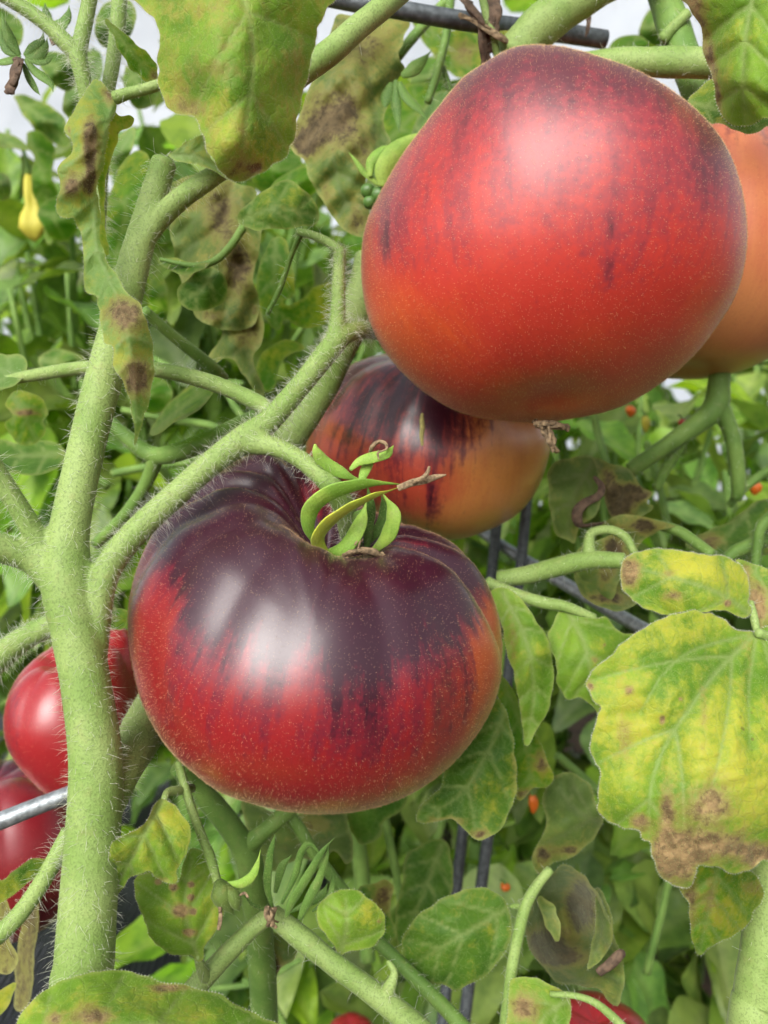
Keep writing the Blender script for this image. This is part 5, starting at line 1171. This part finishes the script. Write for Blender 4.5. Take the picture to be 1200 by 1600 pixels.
for ol, dd, mt, yy in (
    ([(21, 150), (45, 152), (70, 160), (95, 175), (106, 200), (108, 228), (85, 224), (68, 215), (50, 200), (35, 175)], 46, 'leaf', 0.0),
    ([(42, 208), (60, 203), (80, 220), (86, 250), (81, 275), (91, 300), (96, 340), (86, 370), (75, 382), (65, 350), (55, 310), (47, 280), (52, 250), (45, 230)], 45, 'leaf_back', -0.3),
    ([(-20, 205), (10, 210), (28, 216), (50, 234), (28, 232), (0, 230), (-20, 228)], 47, 'leaf', -0.3),
    ([(-20, 268), (5, 270), (16, 282), (18, 300), (8, 312), (-20, 305)], 44, 'leaf', -0.1),
    ([(98, 160), (108, 138), (124, 132), (132, 150), (126, 172), (112, 190)], 40, 'leaf_under', -0.4),
    ([(168, 268), (175, 230), (190, 208), (208, 200), (207, 228), (190, 258), (175, 275)], 36, 'leaf_under', -0.4),
    ([(168, 320), (178, 285), (192, 250), (215, 235), (238, 250), (236, 300), (212, 350), (192, 400), (174, 432), (164, 400)], 33, 'leaf_back', 0.0),
    ([(-20, 10), (20, 22), (38, 50), (25, 78), (0, 72), (-20, 60)], 38, 'leaf', -0.4),
    ([(62, 95), (85, 80), (112, 92), (122, 118), (110, 140), (80, 132)], 37, 'leaf', -0.5),
    ([(150, 30), (165, 5), (200, 0), (215, 25), (200, 60), (170, 75), (152, 60)], 34, 'leaf', -0.5),
    ([(196, 105), (225, 110), (248, 130), (240, 165), (215, 170), (195, 140)], 38, 'leaf', -0.2),
    ([(60, 330), (85, 310), (118, 318), (128, 345), (105, 375), (75, 368)], 44, 'leaf_back', -0.3),
    ([(405, 245), (430, 230), (462, 235), (470, 262), (440, 285), (412, 300), (395, 280)], 36, 'leaf_back', 0.0),
    ([(262, 455), (250, 430), (235, 440), (228, 470), (245, 500), (262, 495)], 40, 'leaf_back', 0.0),
    ([(640, 120), (660, 95), (690, 90), (700, 110), (680, 150), (650, 160)], 44, 'leaf', -0.3),
    ([(695, 60), (730, 40), (760, 60), (755, 95), (720, 110), (700, 95)], 46, 'leaf_back', 0.2),
    ([(1000, 40), (1020, 10), (1048, 8), (1050, 40), (1030, 75), (1005, 80)], 44, 'leaf', -0.3),
    ([(950, 75), (975, 55), (1005, 60), (1030, 80), (1020, 100), (970, 100)], 38, 'leaf_back', -0.1),
    ([(60, 560), (85, 545), (120, 552), (135, 575), (110, 590), (75, 588)], 42, 'leaf', -0.3),
    ([(200, 600), (230, 590), (262, 600), (268, 625), (240, 648), (205, 635)], 38, 'leaf_back', -0.2),
    ([(420, 300), (450, 268), (480, 262), (500, 285), (480, 310), (445, 318)], 34, 'leaf_back', -0.1)):
    a_ = np.array(ol, float); c_ = a_.mean(0); far = a_[np.argmax(np.linalg.norm(a_ - a_[0], axis=1))]
    L(ol, [(*a_[0], dd), (*far, dd - 0.6), (*c_, dd - 1.2), (*(c_ + (a_[len(a_) // 4] - c_) * 0.9), dd + 0.5), (*(c_ + (a_[3 * len(a_) // 4] - c_) * 0.9), dd + 0.7)], [tuple(a_[0]), tuple(c_), tuple(far)], mt, y0=yy, lat=30, pucker=0.15)
# left side leaves
L([(-30, 560), (10, 552), (35, 556), (42, 570), (35, 590), (15, 605), (-10, 612), (-30, 610)], [(-30, 580, 26), (40, 570, 26), (0, 590, 25.6)], [(40, 592), (10, 580), (-30, 580)], 'leaf_under', y0=-0.2, lat=30)
L([(6, 630), (20, 614), (45, 612), (68, 625), (73, 645), (65, 655), (72, 675), (50, 695), (25, 690), (8, 665), (20, 650)], [(6, 635, 30), (70, 640, 30), (45, 690, 30), (40, 645, 29.5)], [(20, 618), (40, 650), (55, 690)], 'leaf_back', y0=0.1, brn=[(40, 645, 24, 5, 0.7)], lat=24)
L([(-20, 690), (30, 690), (80, 690), (100, 705), (95, 728), (50, 740), (0, 738), (-20, 735)], [(-20, 710, 34), (100, 710, 34), (40, 735, 33)], [(100, 708), (-20, 715)], 'leaf', y0=-0.2)
L([(165, 955), (185, 952), (200, 955), (198, 978), (180, 986), (166, 980)], [(165, 970, 26), (200, 960, 26)], None, 'leaf_back', y0=0.0, step=4)
# ------------------------------------------------------------------ wire cage
cage = empty('tomato_cage', 'dark and galvanised steel wire tomato cage standing behind the fruit', 'plant support', P(745, 2300, 38))
def wire(name, pts, mat): return tube(name, pts, M[mat], cage, 14, None, 12, 0.0)
wire('cage_leg', [(842, 600, 38, 17), (830, 700, 38, 17), (815, 870, 38, 17), (785, 1130, 38, 18), (750, 1400, 38, 19), (700, 1800, 38, 20), (640, 2300, 38, 20)], 'wire_dark')
wire('cage_leg', [(800, 600, 39, 17), (785, 720, 39, 17), (770, 880, 39, 17), (742, 1130, 39, 17), (713, 1390, 39, 18), (670, 1800, 39, 20), (610, 2300, 39, 20)], 'wire_dark')
wire('cage_ring', [(700, 790, 42, 16), (780, 850, 39.6, 18), (870, 905, 37.2, 20), (940, 946, 35, 21), (1000, 980, 33, 22), (1080, 1025, 30.5, 23), (1230, 1100, 27.5, 25), (1450, 1180, 25.5, 27), (1900, 1260, 25, 28)], 'wire')
wire('cage_ring', [(420, -25, 26.5, 24), (520, -2, 26.8, 26), (620, 15, 27.0, 27), (720, 32, 27.4, 28), (800, 42, 28, 28), (880, 52, 29.4, 28), (946, 62, 29.8, 27)], 'wire_dark')
near = empty('cage_wire', 'bright galvanised wire crossing in front of the red tomatoes at left', 'wire', P(50, 1268, 25))
tube('wire', [(-80, 1314, 24.4, 28), (0, 1283, 24.8, 28), (60, 1259, 25.2, 27), (115, 1238, 25.6, 26), (170, 1216, 26.2, 25)], M['wire'], near, 14, None, 10, 0.0)

# ------------------------------------------------------------------ pepper plants behind
def pepper_leaf_mesh(k):
    rng = np.random.default_rng(100 + k)
    nu, nv = 13, 7
    Ln = 0.075; W = Ln * rng.uniform(0.23, 0.33)
    u = np.linspace(0, 1, nu); v = np.linspace(-1, 1, nv)
    U, Vv = np.meshgrid(u, v, indexing='ij')
    wid = W * np.sin(np.pi * np.clip(U, 0, 1) ** 0.72) ** 0.85 * (1 - 0.25 * U)
    fold = rng.uniform(0.15, 0.5); curl = rng.uniform(0.2, 0.9); tw = rng.uniform(-0.4, 0.4)
    x = U * Ln; y = wid * Vv
    z = np.abs(y) * fold + 0.002 * np.sin(U * 16 + np.abs(Vv) * 3) * np.abs(Vv) - curl * Ln * 0.35 * U ** 2
    ca, sa = np.cos(tw * U), np.sin(tw * U)
    y, z = y * ca - z * sa * 0.4, z + y * sa * 0.6
    x = x - 0.12 * Ln * curl * U ** 2
    V = np.stack([x, y, z], -1).reshape(-1, 3)
    idx = np.arange(nu * nv).reshape(nu, nv)
    f = np.stack([idx[:-1, :-1], idx[1:, :-1], idx[1:, 1:], idx[:-1, 1:]], -1).reshape(-1, 4)
    vein = np.exp(-(np.abs(Vv) * wid / 0.0011) ** 2)
    s = (U * 7 - np.abs(Vv) * 1.1) % 1.0
    vein = np.maximum(vein, 0.45 * np.exp(-((s - 0.5) / 0.09) ** 2) * (np.abs(Vv) < 0.9)).ravel()
    o = mesh_np('leaf', V, f, M['pepper_leaf'], attrs={'vein': vein, 'yel': np.full(vein.size, -0.55 + 0.5 * (k == 2)), 'brn': np.full(vein.size, -0.6), 'edge': np.zeros(vein.size), 'bul': np.full(vein.size, 0.5)})
    me = o.data
    # short stalk
    bpy.data.objects.remove(o)
    return me
PL = [pepper_leaf_mesh(k) for k in range(7)]

def pepper_plant(x, y, h, spread, n, label, seed, zmin=0.03, group=None, scale=(0.7, 1.25)):
    rng = random.Random(seed)
    root = empty('pepper_plant', label, 'plant', (x, y, -0.03), group)
    Vs, Fs, base = [], [], 0
    tips = []
    for b in range(7):
        a = rng.uniform(0, 6.28); rr = spread * rng.uniform(0.2, 0.8)
        top = np.array([x + rr * math.cos(a), y + rr * math.sin(a) * 0.8, h * rng.uniform(0.7, 1.0)])
        p0 = np.array([x, y, -0.03]); p1 = np.array([x, y, h * rng.uniform(0.25, 0.4)])
        pts = crom([p0, p1, p1 * 0.45 + top * 0.55 + np.array([0, 0, 0.03]), top], 5)
        V, f = tube_np(pts, np.linspace(0.005, 0.0018, len(pts)), 7)
        Vs.append(V); Fs += [tuple(i + base for i in q) for q in f]; base += len(V)
        tips.append(pts)
    mesh_np('stem', np.vstack(Vs), Fs, M['stem_far'], root)
    for i in range(n):
        pts = rng.choice(tips)
        t = rng.uniform(0.35, 1.0)
        q = pts[int(t * (len(pts) - 1))]
        a = rng.uniform(0, 6.28)
        pos = np.array([q[0] + math.cos(a) * spread * rng.uniform(0, 0.45), q[1] + math.sin(a) * spread * rng.uniform(0, 0.4), max(zmin, q[2] + rng.gauss(0, 0.05))])
        o = bpy.data.objects.new('leaf', rng.choice(PL))
        link(o, root)
        o.location = Vector(pos - np.array([x, y, -0.03]))
        o.rotation_euler = (rng.gauss(0, 0.35), rng.gauss(0.55, 0.45), a + rng.gauss(0, 0.4))
        s = rng.uniform(*scale); o.scale = (s, s * rng.uniform(0.85, 1.15), s)
    return root
PP = [(-0.34, 0.78, 0.42, 0.17, 85, 'leafy pepper plant low at left behind the red tomatoes'),
      (-0.02, 0.70, 0.30, 0.17, 120, 'leafy pepper plant in shade below the front tomato'),
      (0.16, 0.56, 0.24, 0.14, 110, 'leafy pepper plant low at lower right behind the curled leaf'),
      (0.29, 0.66, 0.40, 0.15, 130, 'leafy pepper plant behind the large yellow leaf'),
      (0.19, 0.60, 0.56, 0.13, 90, 'bright pepper plant in the gap between the upper tomato and yellow leaf'),
      (-0.11, 0.62, 0.66, 0.14, 120, 'bright pepper plant right behind the hanging brown leaf'),
      (-0.20, 0.72, 0.50, 0.15, 110, 'pepper plant behind the forking side branches at left'),
      (0.06, 0.82, 0.86, 0.17, 90, 'tall pepper plant whose top shows left of the upper tomato'),
      (0.46, 1.05, 1.00, 0.20, 80, 'tall pepper plant whose top shows at the top right corner'),
      (-0.06, 0.52, 0.13, 0.12, 70, 'low dark pepper plant below the dried flower'),
      (-0.23, 0.60, 0.62, 0.12, 90, 'pepper plant showing between the curled leaf and the cut stem'),
      (-0.17, 0.90, 0.92, 0.16, 110, 'tall pepper plant behind the large yellowing top leaf'),
      (0.12, 0.62, 0.20, 0.12, 80, 'low pepper plant behind the dark cage legs'),
      (0.05, 0.50, 0.17, 0.10, 60, 'low pepper plant under the hanging leaves at bottom centre'),
      (0.24, 0.50, 0.26, 0.09, 70, 'pepper plant in the gap between curled leaf and right edge stem'),
      (0.26, 0.52, 0.50, 0.09, 60, 'bright pepper plant below the orange tomato'),
      (-0.29, 0.74, 0.80, 0.12, 90, 'tall pepper plant left of the curled hanging leaf'),
      (-0.16, 0.60, 0.78, 0.10, 60, 'pepper plant top directly behind the cut stem end'),
      (0.44, 0.85, 0.62, 0.20, 120, 'pepper plant with orange fruit right of the middle tomato'),
      (0.22, 1.00, 0.72, 0.22, 130, 'pepper plant seen in the gap below the upper right tomato'),
      (-0.16, 1.05, 0.80, 0.25, 160, 'pepper plant seen between the main stem and the middle tomato'),
      (-0.50, 1.15, 0.74, 0.24, 160, 'dark leafy pepper plant left of the main stem'),
      (-0.60, 1.65, 1.02, 0.34, 140, 'tall pepper plant far back at upper left'),
      (-0.12, 1.70, 1.15, 0.36, 150, 'tall pepper plant far back behind the hanging brown leaf'),
      (0.50, 1.60, 1.10, 0.36, 150, 'tall pepper plant far back at right'),
      (0.08, 1.38, 0.80, 0.30, 130, 'pepper plant in the middle distance behind the tomatoes'),
      (-1.0, 2.1, 1.10, 0.3, 60, 'pepper plant farthest back at the left edge')]
for i_, (x_, y_, h_, s_, n_, lab) in enumerate(PP):
    pepper_plant(x_, y_, h_, s_, int(n_ * 1.45), lab, 500 + i_, group=None, scale=(0.55, 1.2) if y_ < 1.2 else (0.8, 1.5))

# peppers
def pepper(x, y, d, L_, w, mat, label, bell=False, seed=0):
    """hanging pepper: length, width in pixels"""
    root = empty('pepper', label, 'pepper', P(x, y, d))
    k = d * 0.01 / F
    n = 16; t = np.linspace(0, 1, n)
    prof = np.sin(np.pi * np.clip(t * 0.93 + 0.07, 0, 1)) ** 0.6 * (1 - 0.35 * t) if not bell else np.interp(t, [0, .1, .35, .5, .62, .8, .92, 1], [.2, .38, .55, .5, .8, 1, .6, .06])
    rng = np.random.default_rng(seed)
    ang = np.linspace(0, 2 * np.pi, 16, endpoint=False)
    cen = P(x, y, d)
    V = []
    for i in range(n):
        r = w * 0.5 * k * max(prof[i], 0.05) * (1 + (0.34 if bell else 0.10) * np.cos(3 * ang + i * 0.1) + (0.08 * np.sin(5 * ang + i * 0.7) if bell else 0))
        c = cen + RIGHT * math.sin(t[i] * 2) * w * 0.1 * k + np.array([0, 0, -1]) * L_ * k * t[i]
        V.append(c + np.stack([np.cos(ang) * r, np.sin(ang) * r, np.zeros(16)], 1))
    V = np.vstack(V); idx = np.arange(n * 16).reshape(n, 16)
    f = [tuple(q) for q in np.stack([idx[:-1], np.roll(idx, -1, 1)[:-1], np.roll(idx, -1, 1)[1:], idx[1:]], -1).reshape(-1, 4)] + [tuple(idx[0][::-1]), tuple(idx[-1])]
    mesh_np('fruit', V, f, M[mat], root)
    p = np.array([cen + np.array([0, 0, 1]) * s * L_ * k for s in (-0.02, 0.12, 0.3, 0.42)]) + np.outer([0, 0.1, 0.4, 1.0], RIGHT * -w * 0.4 * k)
    V, f = tube_np(p, np.array([0.2, 0.1, 0.08, 0.08]) * w * k, 8)
    mesh_np('stalk', V, f, M['stem_far'], root)
pepper(45, 270, 48, 104, 36, 'pepper_yel', 'yellow lantern shaped pepper hanging at the left edge', True, 1)
pepper(984, 634, 44, 18, 19, 'pepper_ora', 'small orange pepper just below the upper right tomato', seed=2)
pepper(1066, 655, 42, 16, 18, 'pepper_red', 'small red pepper behind the forked limb', seed=3)
pepper(1178, 752, 42, 22, 24, 'pepper_ora', 'orange red pepper near the right edge above the yellow leaf', seed=4)
pepper(832, 1242, 40, 32, 18, 'pepper_ora', 'orange pepper below the leaves beside the front tomato', seed=5)
pepper(788, 1380, 40, 14, 18, 'pepper_ora', 'tiny orange pepper right of the dark cage legs', seed=6)
pepper(1008, 650, 44, 26, 16, 'pepper_yel', 'pale yellow young pepper under the upper tomato', seed=7)
